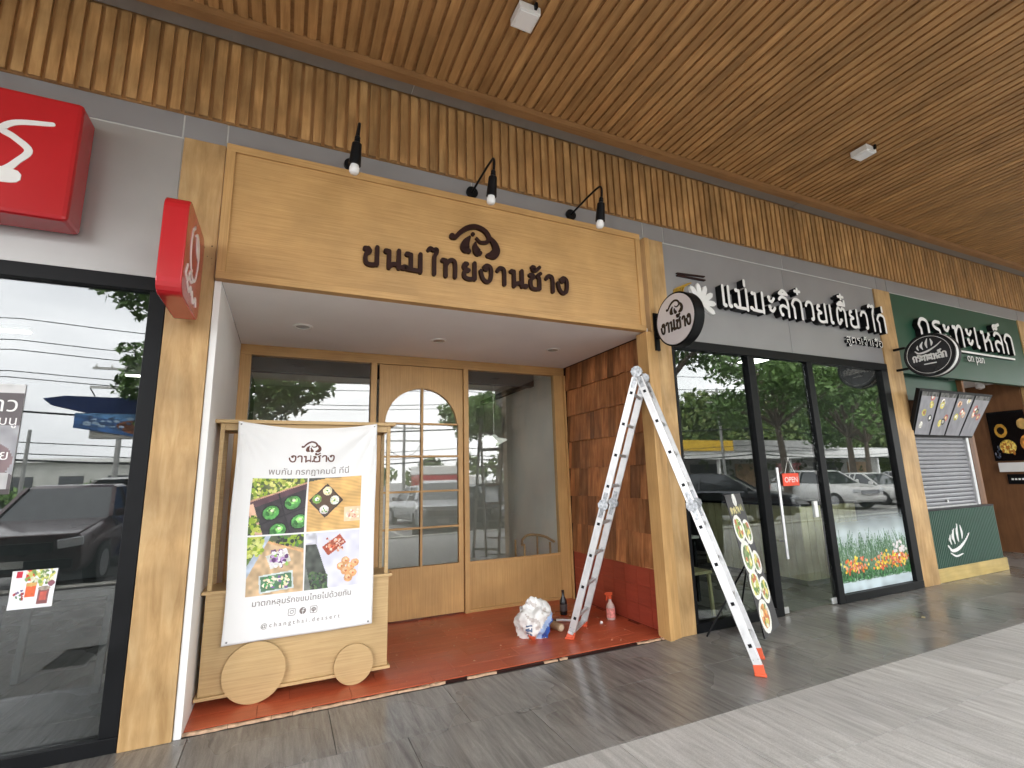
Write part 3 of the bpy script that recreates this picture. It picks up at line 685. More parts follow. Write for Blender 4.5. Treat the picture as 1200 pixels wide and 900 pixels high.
# ---- big oak signboard
sb = thing('shop_signboard', (1.4, 3.83, 2.93), 'wide pale oak signboard with dark Thai lettering and elephant emblem', 'sign')
box('board', -.515, 3.27, 3.815, 3.87, 2.935, 3.985, m_oakH, sb, .002)
for (x0, x1, z0, z1) in ((-.52, 3.275, 3.93, 3.99), (-.52, 3.275, 2.93, 2.985)): box('frame', x0, x1, 3.798, 3.875, z0, z1, m_oakH, sb, .002)
for (x0, x1) in ((-.52, -.46), (3.215, 3.275)): box('frame', x0, x1, 3.7985, 3.874, 2.9855, 3.9295, m_oakV, sb, .002)
fs = facade(3.815)
thai('ขนมไทยงานช้าง', .465, 2.35, 3.195, .158, fs, .034, .03, sb, [m_darkbrown, m_darkbrown], gap=.13)
elephant(1.2, 3.43, .43, fs, .03, sb, m_darkbrown)
b = MB(); b.disc((1.405, 3.81, 3.63), (0, -1, 0), .018, .02, 14); b.build('emblem_eye', m_darkbrown, sb)
# swan-neck lamps over the signboard
def lamp(x, lab):
    t = thing('swan_neck_lamp', (x, 3.86, 4.07), lab, 'lamp', 'sign lamps above the signboard')
    b = MB(); b.disc((x, 3.86, 4.07), (0, -1, 0), .055, .022, 24); b.build('wall_plate', m_black, t, True)
    b = MB(); pts = catmull([(x, 3.85, 4.07), (x, 3.7, 4.08), (x, 3.5, 4.09), (x, 3.36, 4.085), (x - .002, 3.315, 4.05), (x - .006, 3.31, 3.98), (x - .012, 3.315, 3.92)], 5)
    b.tube(pts, .010, 10); b.build('arm', m_black, t, True)
    ax = Vector((-.05, .12, -1)).normalized(); p = Vector((x - .012, 3.315, 3.94))
    b = MB(); b.tube([p, p + ax * .02, p + ax * .04], [.018, .022, .02], 12); b.sphere(p + Vector((.0, 0, 0)), .021, 12, 8); b.build('joint', m_steel if False else m_black, t, True)
    b = MB(); q = p + ax * .035; b.tube([q, q + ax * .01, q + ax * .15, q + ax * .17], [.022, .034, .042, .043], 22); b.build('lamp_holder', m_black, t, True)
    q = q + ax * .165; b = MB(); b.tube([q, q + ax * .035, q + ax * .06, q + ax * .072, q + ax * .076], [.027, .036, .034, .024, .005], 20); b.build('bulb', m_bulb, t, True)
lamp(.36, 'black swan-neck lamp above the blank left part of the signboard')
lamp(1.42, 'black swan-neck lamp above the elephant emblem')
lamp(2.47, 'black swan-neck lamp above the last letters of the signboard')

# ---- wooden cart front with the banner
ct = thing('wooden_cart', (.18, 4.3, 0), 'pale wooden display cart with round wheels carrying a white banner', 'cart')
CY = 4.2; CD = 4.5
box('front_panel', -.455, .80, CY, CY + .02, .10, .752, m_oakC, ct, .001)
box('side_panel', -.455, -.437, CY + .021, CD, .10, .752, m_oakC, ct)
box('side_panel', .782, .80, CY + .021, CD, .10, .752, m_oakC, ct)
box('back_panel', -.436, .781, CD - .018, CD, .10, .752, m_oakC, ct)
box('counter_ledge', -.48, .825, CY - .022, CD + .02, .753, .773, m_oakC, ct, .002)
box('bottom_ledge', -.475, .82, CY - .02, CD + .01, .078, .099, m_oakC, ct, .002)
box('roof_board', -.485, .83, CY - .03, CD + .03, 1.952, 1.978, m_oakC, ct, .002)
for x in (-.45, .765):
    for y in (CY - .005, CD - .03): box('post', x, x + .028, y, y + .028, .774, 1.951, m_oakC, ct, .001)
for x0, x1, y0, y1 in ((-.421, .764, CY, CY + .018), (-.421, .764, CD - .025, CD - .007)): box('roof_rail', x0, x1, y0, y1, 1.90, 1.951, m_trim if False else m_oakC, ct, .001)
for x in (-.447, .768): box('roof_rail', x, x + .02, CY + .024, CD - .031, 1.905, 1.95, m_oakC, ct)
for cx, r_ in ((-.12, .2), (.548, .142)):
    b = MB(); b.disc((cx, CY - .021, r_ + .012), (0, -1, 0), r_, .018, 56); b.build('wheel', m_oakC, ct, bevel=.002)
for cx in (-.3, .66): box('rear_foot', cx - .02, cx + .02, CD - .04, CD - .001, .012, .077, m_oakC, ct)

# banner cloth
bn = thing('fabric_banner', (.17, 4.15, .43), 'white banner with four dessert photos hanging on the wooden cart', 'banner')
BX0, BX1, BZ0, BZ1 = -.335, .672, .425, 1.965
def cloth(s, t, d=0):
    s_, t_ = s, t
    x = BX0 + (BX1 - BX0) * s + .006 * math.sin(t * 9) * (1 if s < .5 else .3); sag = .048 * (4 * s * (1 - s)) * t ** 3
    z = BZ0 + (BZ1 - BZ0) * t - sag - .012 * (1 - s) * (1 - t)
    y = 4.150 + .006 * math.sin(s * 7 + t * 5) + .008 * math.sin((s * 1.3 - t) * 9) * (t ** 1.5)
    # creases from the corners where the cloth hangs from its eyelets
    for cx, sg in ((0, 1), (1, -1)):
        u = (s - cx) * sg; v = 1 - t
        if u > 0 and v > 0:
            a = math.atan2(v, u); rr = math.hypot(u, v); y += .015 * math.exp(-rr * 2.6) * math.sin(a * 13) * min(1, rr * 6)
    y += .004 * mnoise.noise(Vector((s * 4, t * 6, 1)))
    return Vector((x, y - d, z))
nx, ny = 60, 90
vs = [cloth(i / nx, j / ny) for j in range(ny + 1) for i in range(nx + 1)]
b = MB(); b.add(vs, [(j * (nx + 1) + i, j * (nx + 1) + i + 1, (j + 1) * (nx + 1) + i + 1, (j + 1) * (nx + 1) + i) for j in range(ny) for i in range(nx)])
o = b.build('cloth', m_cloth, bn, True); sm_ = o.modifiers.new('thick', 'SOLIDIFY'); sm_.thickness = .0012; sm_.offset = -1
for s, t in ((.02, .987), (.98, .987), (.03, .013), (.97, .013)):
    b = MB(); p = cloth(s, t, .001); b.disc(p, (0, -1, 0), .009, .002, 14); b.build('eyelet', m_steel, bn)
    b = MB(); b.disc(p + Vector((0, -.0022, 0)), (0, -1, 0), .0045, .0005, 10); b.build('eyelet_hole', m_black, bn)
BW, BH = BX1 - BX0, BZ1 - BZ0
def onb(u, v, d): return cloth((u - BX0) / BW, (v - BZ0) / BH, .0016 + d)
def sub(s0, s1, t0, t1): return lambda s, t: cloth(s0 + (s1 - s0) * s, t0 + (t1 - t0) * t, .0013)
def bx(x): return (x - BX0) / BW
def bz(z): return (z - BZ0) / BH
G1, G2, G3 = (.55, .66, .2), (.75, .78, .35), (.3, .4, .15)
def ph_tl():
    im = Img(84, 84, (.35, .38, .25), .4, 5); im.specks(0, .95, .5, 1, 190, [G1, G2, (.85, .84, .5), G3, (.66, .7, .3)], .05)
    im.half((1, .93), (0, .60), (.78, .6, .5)); im.half((1, .9), (0, .57), (.36, .25, .28)); im.half((1, .80), (.06, .47), (.22, .2, .22))
    im.half((0, .0), (.0, .5), (.3, .4, .2)); im.rect(.12, .2, .06, .35, (.86, .7, .6), .35); 
    r_ = -.33
    for cx, cy in ((.38, .38), (.76, .55), (.52, .06), (.9, .2)):
        im.ell(cx, cy, .17, .14, (.12, .14, .12), .3); im.ell(cx, cy, .145, .12, (.3, .55, .28), .3, .35, 20); im.ell(cx + .01, cy + .03, .08, .06, (.5, .75, .4), .2, .5, 26); im.ell(cx + .02, cy + .04, .03, .025, (.88, .9, .78))
        im.ell(cx - .06, cy - .02, .03, .05, (.2, .42, .2), .6)
    im.rect(.55, .3, .55, .012, (.16, .15, .17), .33); im.rect(.62, .35, .012, .4, (.16, .15, .17), .33)
    im.specks(0, .2, 0, .35, 40, [G1, G2, G3], .05)
    return im
def ph_tr():
    im = Img(84, 84, (.85, .68, .42), .12, 8); im.a *= (1 + .035 * np.sin(im.Y * 95 + im.X * 20 + 5 * vnoise(84, 84, 5, 3)))[..., None]
    im.half((0, .97), (.75, 1.0), (.3, .3, .28)); im.half((.0, .93), (.5, 1.02), (.32, .33, .3))
    im.rect(.34, .56, .23, .23, (.2, .16, .16), .75); im.rect(.34, .56, .205, .205, (.34, .26, .2), .75)
    for cx, cy, c in ((.36, .74, (.86, .82, .68)), (.17, .59, (.5, .66, .32)), (.5, .56, (.88, .9, .84)), (.31, .39, (.88, .85, .84))):
        im.ell(cx, cy, .085, .085, c); im.ell(cx, cy, .04, .04, (.95, .95, .88)); im.specks(cx - .05, cx + .05, cy - .05, cy + .05, 7, [(.3, .55, .2), (.93, .9, .6)], .02)
    im.rect(.86, .28, .17, .14, (.9, .8, .66), 0, .05); im.specks(.72, .97, .2, .36, 26, [(.92, .75, .7), (.85, .55, .5), (.95, .92, .85)], .025)
    return im
def ph_bl():
    im = Img(84, 88, (.75, .62, .46), .1, 12); im.specks(0, .6, .72, 1, 90, [G1, G2, G3, (.85, .86, .6)], .05)
    im.half((.3, .95), (1, .74), (.36, .4, .3)); im.specks(.5, 1, .8, 1, 60, [(.3, .5, .2), (.2, .22, .2), G1], .05)
    im.half((1, .70), (.35, .92), (.82, .64, .46)); im.half((1, .67), (.35, .88), (.78, .67, .53))
    im.half((0, .3), (.35, .9), (.72, .77, .84), .1); im.half((.0, .5), (.28, .95), (.4, .5, .25))
    im.specks(0, .26, .65, 1, 60, [G1, G2, (.8, .82, .5)], .05)
    im.rect(.55, .6, .19, .13, (.86, .86, .84), .35); im.specks(.42, .7, .46, .74, 46, [(.55, .38, .6), (.75, .6, .8), (.6, .78, .4), (.95, .93, .95), (.4, .25, .45)], .045)
    im.rect(.52, .2, .3, .16, (.8, .84, .84), .08); im.rect(.52, .2, .27, .13, (.35, .5, .38), .08); im.specks(.3, .74, .1, .3, 60, [(.9, .88, .8), (.5, .4, .62), (.3, .6, .35), (.93, .85, .7)], .035)
    return im
def ph_br():
    im = Img(84, 88, (.84, .84, .9), .05, 16); 
    im.put(im.X < (.30 + (.5 - im.Y) * .36).clip(.0, .42), (.31, .33, .31), .25); im.put((im.Y > .8) & (im.X < .2), (.8, .8, .84)); im.specks(.05, .4, 0, .3, 70, [(.25, .36, .24), (.36, .45, .3), (.2, .22, .2)], .035)
    im.put(im.X + im.Y * .25 < .12, (.45, .47, .45))
    im.rect(.52, .76, .2, .105, (.66, .3, .2), .6); im.rect(.53, .77, .13, .05, (.8, .42, .3), .6, .3); im.specks(.36, .7, .64, .88, 34, [(.85, .62, .5), (.6, .2, .14), (.9, .8, .75)], .03)
    for cx, cy in ((.74, .45), (.66, .36), (.84, .34), (.74, .27), (.88, .22), (.8, .14), (.92, .4)):
        im.ell(cx, cy, .08, .075, (.84, .62, .42)); im.ell(cx - .01, cy + .02, .045, .04, (.93, .78, .62)); im.ell(cx + .01, cy, .02, .02, (.8, .45, .3))
    return im
zc, xc = 1.135, .165
panel('dessert_photo', ph_tl(), sub(bx(-.215), bx(.16), bz(1.145), bz(1.555)), m_print, bn)
panel('dessert_photo', ph_tr(), sub(bx(.172), bx(.56), bz(1.145), bz(1.555)), m_print, bn)
panel('dessert_photo', ph_bl(), sub(bx(-.215), bx(.16), bz(.725), bz(1.133)), m_print, bn)
panel('dessert_photo', ph_br(), sub(bx(.172), bx(.56), bz(.725), bz(1.133)), m_print, bn)
elephant(.105, 1.765, .135, onb, .0006, bn, m_brown_txt, 'printed_emblem', join=True)
thai('งานช้าง', .02, .345, 1.685, .05, onb, .0105, .0006, bn, [m_brown_txt, m_brown_txt], 'printed_lettering', join=True)
text_flat('พบกัน กรกฎาคมนี้ ที่นี่', .066, lambda u, v, d: onb(u + .175, v + 1.585, .0006), m_grey_txt, bn, 'printed_lettering')
text_flat('มาตกหลุมรักขนมไทยไปด้วยกัน', .056, lambda u, v, d: onb(u + .17, v + .655, .0006), m_grey_txt, bn, 'printed_lettering')
text_flat('@ c h a n g t h a i . d e s s e r t', .042, lambda u, v, d: onb(u + .165, v + .505, .0006), m_grey_txt, bn, 'printed_lettering', sx=1.0)
def rring(mb, cx, cz, hw, r, w, fn):
    pts = []
    for qx, qz, a0 in ((1, 1, 0), (-1, 1, 1), (-1, -1, 2), (1, -1, 3)):
        for k in range(5): a = (a0 + k / 4) * math.pi / 2; pts.append((cx + qx * (hw - r) + r * math.cos(a), cz + qz * (hw - r) + r * math.sin(a)))
    ribbon(mb, pts + [pts[0]], w, fn, .0005, 0, False)
b = MB(); rring(b, .095, .588, .023, .008, .0035, onb); rring(b, .095, .588, .011, .0108, .0035, onb); ribbon(b, [(.106, .600), (.108, .600)], .004, onb, .0005, 0, False); b.build('social_icon', m_grey_txt, bn)
b = MB(); b.add([onb(.17 + .024 * math.cos(a), .588 + .024 * math.sin(a), .0003) for a in [i * math.pi / 12 for i in range(24)]], [tuple(range(24))]); b.build('social_icon', m_grey_txt, bn)
b = MB(); ribbon(b, [(.171, .566), (.171, .590), (.174, .600), (.182, .602)], .0065, onb, .0012, .0006, False); ribbon(b, [(.163, .587), (.180, .587)], .005, onb, .0014, .0006, False); b.build('social_icon_letter', m_cloth, bn)
b = MB(); rring(b, .246, .588, .023, .008, .0035, onb); b.add([onb(.246 + .017 * math.cos(a), .589 + .0135 * math.sin(a), .0003) for a in [i * math.pi / 10 for i in range(20)]], [tuple(range(20))]); ribbon(b, [(.246, .579), (.243, .570)], .006, onb, .0005, 0, False); b.build('social_icon', m_grey_txt, bn)
text_flat('LINE', .013, lambda u, v, d: onb(u + .246, v + .585, .0012), m_cloth, bn, 'social_icon_letter')
b = MB(); b.tube(catmull([(-.487, 4.5, .52), (-.47, 4.4, .47), (-.44, 4.32, .5), (-.42, 4.25, .56)], 6), .004, 7); tag(b.build('white_string', m_whitepl), 'short white cord drooping beside the left edge of the cart', 'cord')

# ================================================================== NOODLE SHOP
w = thing('noodle_shop_fascia', (5.5, F, 3.4), 'grey metal fascia with raised white Thai letters and jasmine emblem', 'sign')
for x0, x1 in ((3.632, 5.55), (5.556, 7.425)): box('panel', x0, x1, 3.864, 3.95, 2.9, 3.985, m_greypanel if False else m_greymetal, w)
box('sealant', 3.63, 7.43, 3.872, 3.95, 2.91, 3.995, m_seam, w)
fs = facade(3.864)
thai('แม่มะลิก๋วยเตี๋ยวไก่', 4.36, 7.44, 3.32, .25, fs, .038, .085, w, [m_letterW, m_black], head='ball', gap=.09)
thai('สูตรเจ้าเจือ', 6.60, 7.38, 3.12, .085, fs, .011, .035, w, [m_letterW, m_black], head='ball', gap=.1)
b = MB()
for k in range(5): ribbon(b, [(3.99 - .02 * k, 3.57 - .012 * k), (3.90 - .03 * k, 3.53 - .012 * k), (3.86 - .03 * k, 3.43), (3.90 - .025 * k, 3.3)], .011, fs, .02 + .001 * k, 0)
b.build('noodle_strand', m_gold, w)
for k, (z0, z1) in enumerate(((3.655, 3.675), (3.63, 3.63))):
    b = MB(); ribbon(b, [(3.80, z0), (4.2, z1)], .014, fs, .025 + .004 * k, 0, False); b.build('chopstick', m_darkbrown, w)
fcx, fcz = 4.1, 3.35
for k in range(7):
    a = -.5 + k * .55; c, s = math.cos(a), math.sin(a); b = MB(); L = .19
    ribbon(b, [(fcx + c * .03, fcz + s * .03, .02), (fcx + c * .10, fcz + s * .10, .062), (fcx + c * L, fcz + s * L, .058), (fcx + c * (L + .03), fcz + s * (L + .03), .012)], .05, fs, .03 + .0015 * k, 0)
    b.build('petal', m_letterW, w)
w = thing('glazed_shopfront', (5.5, F, 0), 'black framed glass shopfront of the noodle shop reflecting trees and cars', 'shopfront')
for a in ((3.628, 7.428, 2.80, 2.895), (3.628, 4.735, .002, .09), (5.855, 7.428, .002, .09)): box('frame', a[0], a[1], 3.84, 3.93, a[2], a[3], m_black, w, .004)
for a in ((3.628, 3.662), (4.735, 4.845), (5.755, 5.855), (7.285, 7.428)): box('frame', a[0], a[1], 3.842, 3.928, .091 if a[0] != 4.735 and a[0] != 5.755 else .002, 2.799, m_black, w, .004)
box('pane', 3.662, 4.735, 3.885, 3.891, .091, 2.799, m_clearglass, w)
box('pane', 5.855, 7.285, 3.885, 3.891, .091, 2.799, m_clearglass, w)
# flower film on the right pane
im = Img(150, 100, (.74, .79, .80), .1, 30)
al = np.ones((100, 150)); Y = im.Y
im.put(Y < .14, (.80, .85, .87), .08)
for _ in range(900):
    cx = random.random(); cy = random.uniform(.08, .2) + .42 * random.random() ** 1.6; im.ell(cx, cy, .004, random.uniform(.05, .16), random.choice([(.36, .5, .38), (.28, .44, .3), (.5, .62, .5), (.42, .55, .44), (.22, .38, .26)]), random.uniform(-.5, .5), .1)
for _ in range(300): im.ell(random.random(), random.uniform(.13, .27), .012, .012, random.choice([(.16, .38, .2), (.24, .48, .26), (.3, .55, .32), (.12, .3, .16)]), random.uniform(0, 3), .2)
for _ in range(230):
    cx = random.choice((random.gauss(.2, .09), random.gauss(.62, .12), random.gauss(.85, .08))); im.ell(cx, random.gauss(.32, .05), .013, .012, random.choice([(.93, .78, .22), (.95, .85, .35), (.85, .35, .2), (.9, .5, .22), (.93, .6, .5)]), 0, .2)
for _ in range(24): im.ell(random.gauss(.88, .06), random.gauss(.46, .05), .018, .014, (.93, .9, .9), 0, .05)
im.put(Y < .125, (.78, .84, .86), .1); im.put(abs(Y - .125 - .01 * np.sin(im.X * 30)) < .004, (.6, .7, .65))
al = np.clip((1.0 - Y) / .28, 0, 1) * .93; al *= .86 + .14 * vnoise(100, 150, 12, 4)
panel('flower_film', im, quadfn((5.90, 3.883, .095), (7.27, 3.883, .095), (5.90, 3.883, .98)), printed('window_film', .4, True), w, al)
t = thing('glass_shop_door', (5.3, F, 0), 'frameless glass door with a long steel handle and open sign', 'door')
box('pane', 4.85, 5.75, 3.875, 3.885, .02, 2.795, m_clearglass, t)
for x in (4.86, 5.66): box('patch_fitting', x, x + .085, 3.868, 3.892, .012, .075, m_steel, t, .003)
b = MB(); b.tube([(4.935, 3.80, .57), (4.935, 3.80, 1.53)], .016, 16)
b.build('handle', m_steel, t, True)
for z in (.75, 1.38):
    b = MB(); b.tube([(4.935, 3.80, z), (4.935, 3.874, z)], .009, 12); b.build('handle_bracket', m_steel, t, True)
box('door_lock', 5.57, 5.63, 3.862, 3.90, .96, 1.14, m_whitepl, t, .006)
t = thing('open_sign', (5.22, 3.85, 1.4), 'small red OPEN sign hanging on strings inside the glass door', 'sign')
box('board', 5.09, 5.36, 3.858, 3.868, 1.325, 1.465, plain('orange_red_board', (.75, .06, .02), .4), t, .01)
text_flat('OPEN', .085, lambda u, v, d: Vector((5.225 + u, 3.8565, 1.365 + v)), m_letterW, t, 'lettering')
b = MB(); b.tube([(5.14, 3.862, 1.465), (5.22, 3.866, 1.63), (5.31, 3.862, 1.465)], .003, 6); b.build('string', m_whitepl, t)
b = MB(); b.sphere((5.22, 3.862, 1.635), .012, 10, 6); b.build('suction_hook', m_whitepl, t, True)
# interior
r = thing('noodle_shop_interior', (5.5, 6, 0), 'dark grey interior behind the noodle shop glass', 'room')
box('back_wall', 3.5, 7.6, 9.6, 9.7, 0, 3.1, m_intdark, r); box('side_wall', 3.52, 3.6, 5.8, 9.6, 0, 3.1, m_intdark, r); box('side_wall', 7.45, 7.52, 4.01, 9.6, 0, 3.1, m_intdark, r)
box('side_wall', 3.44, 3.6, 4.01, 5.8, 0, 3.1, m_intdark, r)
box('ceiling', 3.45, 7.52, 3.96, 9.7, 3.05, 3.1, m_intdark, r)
t = thing('plank_counter', (6.9, 5.2, 0), 'serving counter clad in pale upright planks inside the noodle shop', 'counter')
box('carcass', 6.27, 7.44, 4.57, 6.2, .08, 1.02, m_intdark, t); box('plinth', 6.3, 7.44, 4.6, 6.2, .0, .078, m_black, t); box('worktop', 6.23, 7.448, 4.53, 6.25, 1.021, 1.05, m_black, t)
x = 6.25
while x < 7.42: box('plank', x, min(x + .118, 7.44), 4.55, 4.568, .08, 1.02, m_plankY, t); x += .132
y = 4.56
while y < 6.15: box('plank', 6.25, 6.268, y, y + .118, .08, 1.02, m_plankY, t); y += .132
def table(x, y, lab):
    t = thing('dining_table', (x, y, 0), lab, 'table', 'tables inside the noodle shop')
    box('table_top', x - .35, x + .35, y - .3, y + .3, .72, .75, m_intgrey, t, .004)
    for a in (-1, 1):
        for c in (-1, 1): box('leg', x + a * .3 - .02, x + a * .3 + .02, y + c * .25 - .02, y + c * .25 + .02, 0, .719, m_black, t)
def chair(x, y, lab, mt):
    t = thing('dining_chair', (x, y, 0), lab, 'chair', 'chairs inside the shops')
    box('seat', x - .2, x + .2, y - .2, y + .2, .43, .46, mt, t, .006)
    for a in (-1, 1):
        b = MB(); b.bar((x + a * .18, y - .18, 0), (x + a * .17, y - .17, .43), .03, .03, (0, 1, 0)); b.build('leg', mt, t)
        b = MB(); b.bar((x + a * .18, y + .18, 0), (x + a * .17, y + .24, .86), .03, .03, (0, 1, 0)); b.build('leg', mt, t)
    for z in (.62, .72, .82): box('back_rail', x - .16, x + .16, y + .205, y + .225, z, z + .04, mt, t)
table(4.25, 5.0, 'dark legged table just inside the left pane of the noodle shop'); table(4.7, 7.0, 'table deeper inside the noodle shop, behind the glass door')
chair(4.35, 5.75, 'dark chair tucked behind the front table in the noodle shop', m_intdark); chair(4.05, 4.4, 'pale wooden chair beside the front table, close to the glass', m_plankY)

m_lit2 = emit('lit_ceiling_lamp', (1, .96, .88, 1), 3.5)
for x, y, l in ((5.9, 4.7, 'lit ceiling lamp just inside the glass door of the noodle shop'), (6.4, 7.4, 'lit ceiling lamp deep in the noodle shop above the counter')):
    t = thing('ceiling_lamp', (x, y, 3.0), l, 'lamp', 'lit lamps in the noodle shop'); box('housing', x - .16, x + .16, y - .16, y + .16, 3.02, 3.049, m_whitepl, t); box('diffuser', x - .14, x + .14, y - .14, y + .14, 3.008, 3.019, m_lit2, t)
# menu banner on a stand outside
t = thing('menu_banner_stand', (4.15, 3.45, 0), 'black narrow menu banner with white plates of food on a stand behind the ladder', 'banner')
A0 = Vector((3.93, 3.345, .045)); A1 = Vector((4.40, 3.565, .045)); T0 = Vector((3.85, 3.56, 1.28)); T1 = T0 + (A1 - A0) * .95
im = Img(70, 190, (.045, .04, .045), .3, 41); im.asp = 2.6
im.rect(.5, .93, .5, .17, (.10, .09, .09)); im.ell(.5, .955, .12, .14, (.9, .9, .88)); im.specks(.1, .9, .86, .9, 25, [(.8, .75, .5), (.5, .5, .3)], .06)
for cx, cy, rx, g_ in ((.30, .74, .24, (.55, .62, .25)), (.76, .70, .22, (.6, .62, .35)), (.33, .53, .28, (.5, .6, .35)), (.78, .47, .2, (.75, .76, .66)), (.3, .34, .24, (.75, .75, .35)), (.76, .27, .22, (.7, .7, .4)), (.34, .12, .26, (.85, .6, .3))):
    rx *= 1.15; im.ell(cx, cy, rx, rx * .98, (.92, .92, .88), 0, .04); im.ell(cx, cy, rx * .72, rx * .7, tuple(q * .9 for q in g_), 0, .5, 30); im.specks(cx - rx * .5, cx + rx * .5, cy - rx * .2, cy + rx * .2, 16, [(.85, .8, .4), (.35, .5, .2), (.9, .9, .8), (.75, .4, .2)], .07)
im.specks(.42, .6, .1, .85, 24, [(.7, .7, .68)], .03)
nrm = (A1 - A0).cross(T0 - A0).normalized()
panel('printed_menu', im, quadfn(A0, A1, T0, T1), m_print, t)
b = MB(); vs = [A0, A1, T1, T0]; bk_ = [v - nrm * .004 for v in vs]; b.add([v - nrm * .0012 for v in vs] + bk_, [(0, 1, 2, 3), (7, 6, 5, 4), (0, 4, 5, 1), (1, 5, 6, 2), (2, 6, 7, 3), (3, 7, 4, 0)]); b.build('board', m_black, t)
mid = (T0 + T1) / 2; hub = (A0 + A1 + T0 + T1) / 4 - nrm * .04
b = MB()
for q in (A0, A1, T0, T1): b.tube([hub, q - nrm * .008], .007, 8)
b.build('cross_pole', m_black, t)
for ft in ((3.62, 3.72, .012), (4.12, 3.80, .012)):
    b = MB(); b.tube([hub, ft], .008, 8); b.build('leg', m_black, t)
# round blade sign with elephant
t = thing('round_blade_sign', (3.41, F, 2.97), 'round white sign with black rim projecting from the pillar above the ladder', 'sign')
sy, sz = 3.50, 2.975
b = MB(); b.disc((3.375, sy, sz), (1, 0, 0), .268, .115, 56); b.build('rim', m_black, t, True, bevel=.004)
b = MB(); b.disc((3.372, sy, sz), (1, 0, 0), .250, .004, 56); b.build('face', plain('pale_sign_face', (.62, .6, .62), .35, noise=.02), t)
fbl = blade(3.3715)
thai('งานช้าง', -sy - .19, -sy + .20, sz - .11, .10, fbl, .021, .003, t, [m_blackgloss, m_blackgloss], gap=.1)
elephant(-sy - .10, sz + .045, .21, fbl, .003, t, m_blackgloss)
box('mounting_plate', 3.39, 3.45, 3.815, 3.845, 2.74, 3.14, m_black, t, .002)
for z in (2.86, 3.08): box('arm', 3.41, 3.44, 3.73, 3.816, z, z + .03, m_black, t)

# ================================================================== GREEN KIOSK
w = thing('green_kiosk_sign', (9.7, F, 3.4), 'dark green fascia with raised white Thai letters and an underline', 'sign')
box('panel', 7.805, 11.595, 3.86, 3.94, 2.80, 3.985, m_green, w, .003)
box('sealant', 7.8, 11.6, 3.87, 3.95, 3.986, 3.996, m_seam, w)
fs = facade(3.86)
thai('กระทะเหล็ก', 8.28, 11.06, 3.31, .33, fs, .052, .07, w, [m_letterW, m_black], head='ball', gap=.08)
b = MB(); ribbon(b, [(9.3, 3.235), (11.1, 3.235)], .03, fs, .045, 0, False, 0, 1); b.build('underline', [m_letterW, m_black], w)
me_fn = facade(3.86)
ob = text_flat('on pan', .2, lambda u, v, d: me_fn(9.83 + u, 3.09 + v, .036), m_letterW, w, 'lettering', sx=.95)
ob = text_flat('on pan', .2, lambda u, v, d: me_fn(9.822 + u, 3.086 + v, .03), m_black, w, 'lettering_back', sx=.97)
w = thing('kiosk_body', (8.7, 4.1, 0), 'narrow green kiosk with grey shutter under the green sign', 'kiosk')
box('upper_panel', 7.805, 9.62, 4.0, 4.04, 2.45, 2.9, m_green, w)
box('side_panel', 9.5, 9.56, 3.93, 5.6, .18, 2.9, m_brownwall, w)
box('side_panel', 9.40, 9.498, 3.93, 4.01, .9, 2.45, m_brownwall, w)
box('lower_panel', 7.80, 9.56, 3.895, 3.92, .175, .905, m_greenrib, w)
b = MB(); x = 7.81
while x < 9.55: b.box(x, x + .02, 3.868, 3.896, .176, .904); x += .042
tag(b.build('rib', m_greenrib, w), kind='stuff')
box('counter_top', 7.8, 9.57, 3.868, 4.1, .906, .93, m_black, w, .002)
box('base_board', 7.8, 9.64, 3.862, 3.92, .002, .173, m_yellowbase, w, .003)
box('base_side', 9.562, 9.64, 3.92, 5.5, .002, .173, m_yellowbase, w, .003)
fk = facade(3.875)
kx, kz = 8.45, .46
LOGO = [[(-.28, -.02, .02), (-.2, -.09, .035), (-.02, -.07, .04), (.18, .02, .025), (.32, .12, .012)], [(-.25, -.12, .012), (-.12, -.17, .022), (.06, -.15, .012)],
        [(-.1, .0, .012), (-.13, .1, .045), (-.08, .2, .012)], [(.0, .02, .012), (-.01, .14, .045), (.03, .26, .012)], [(.1, .06, .012), (.12, .14, .04), (.1, .24, .012)], [(-.2, .0, .012), (-.22, .06, .03), (-.2, .12, .012)]]
for i, st in enumerate(LOGO):
    b = MB(); ribbon(b, [(kx + p[0] * .95, kz + p[1] * .95, p[2] * 1.1) for p in st], .03, fk, .008 + .0007 * i, 0); b.build('emblem_stroke', m_letterW, w)
t = thing('roller_shutter', (8.6, 3.95, .93), 'closed grey roller shutter above the green ribbed counter', 'shutter')
b = MB(); prof = [(0, 0), (-.010, .008), (-.014, .03), (-.010, .046), (0, .054)]
vs = [Vector((xx, y, z)) for xx in (-.72, .72) for y, z in prof]; b.add(vs, [(i, i + 5, i + 6, i + 1) for i in range(4)] + [(0, 1, 2, 3, 4), (9, 8, 7, 6, 5)])
m_shut = plain('galvanised_shutter', (.27, .275, .295), .4, .35, .08, 5); slm = b.mesh('slat', m_shut)
for i in range(17): inst('slat', slm, (8.58, 3.965, .955 + i * .0575), t)
box('bottom_bar', 7.86, 9.30, 3.94, 3.975, .932, .954, m_alu, t); box('backing', 7.82, 9.34, 3.975, 3.985, .93, 1.95, m_black, t)
box('guide_rail', 9.305, 9.37, 3.925, 3.985, .932, 1.95, m_alu, t, .004); box('guide_rail', 7.805, 7.857, 3.925, 3.985, .932, 1.95, m_alu, t, .004)
box('lock', 8.5, 8.54, 3.935, 3.95, 1.0, 1.03, m_steel, t); 
t = thing('menu_board', (8.6, 3.8, 1.93), 'tilted black menu board of four grey photo panels over the shutter', 'sign')
Q0, Q1, Q2, Q3 = Vector((7.80, 3.87, 1.93)), Vector((9.34, 3.87, 1.92)), Vector((7.70, 3.63, 2.51)), Vector((9.50, 3.61, 2.50))
qf = quadfn(Q0, Q1, Q2, Q3); nq = (Q1 - Q0).cross(Q2 - Q0).normalized()
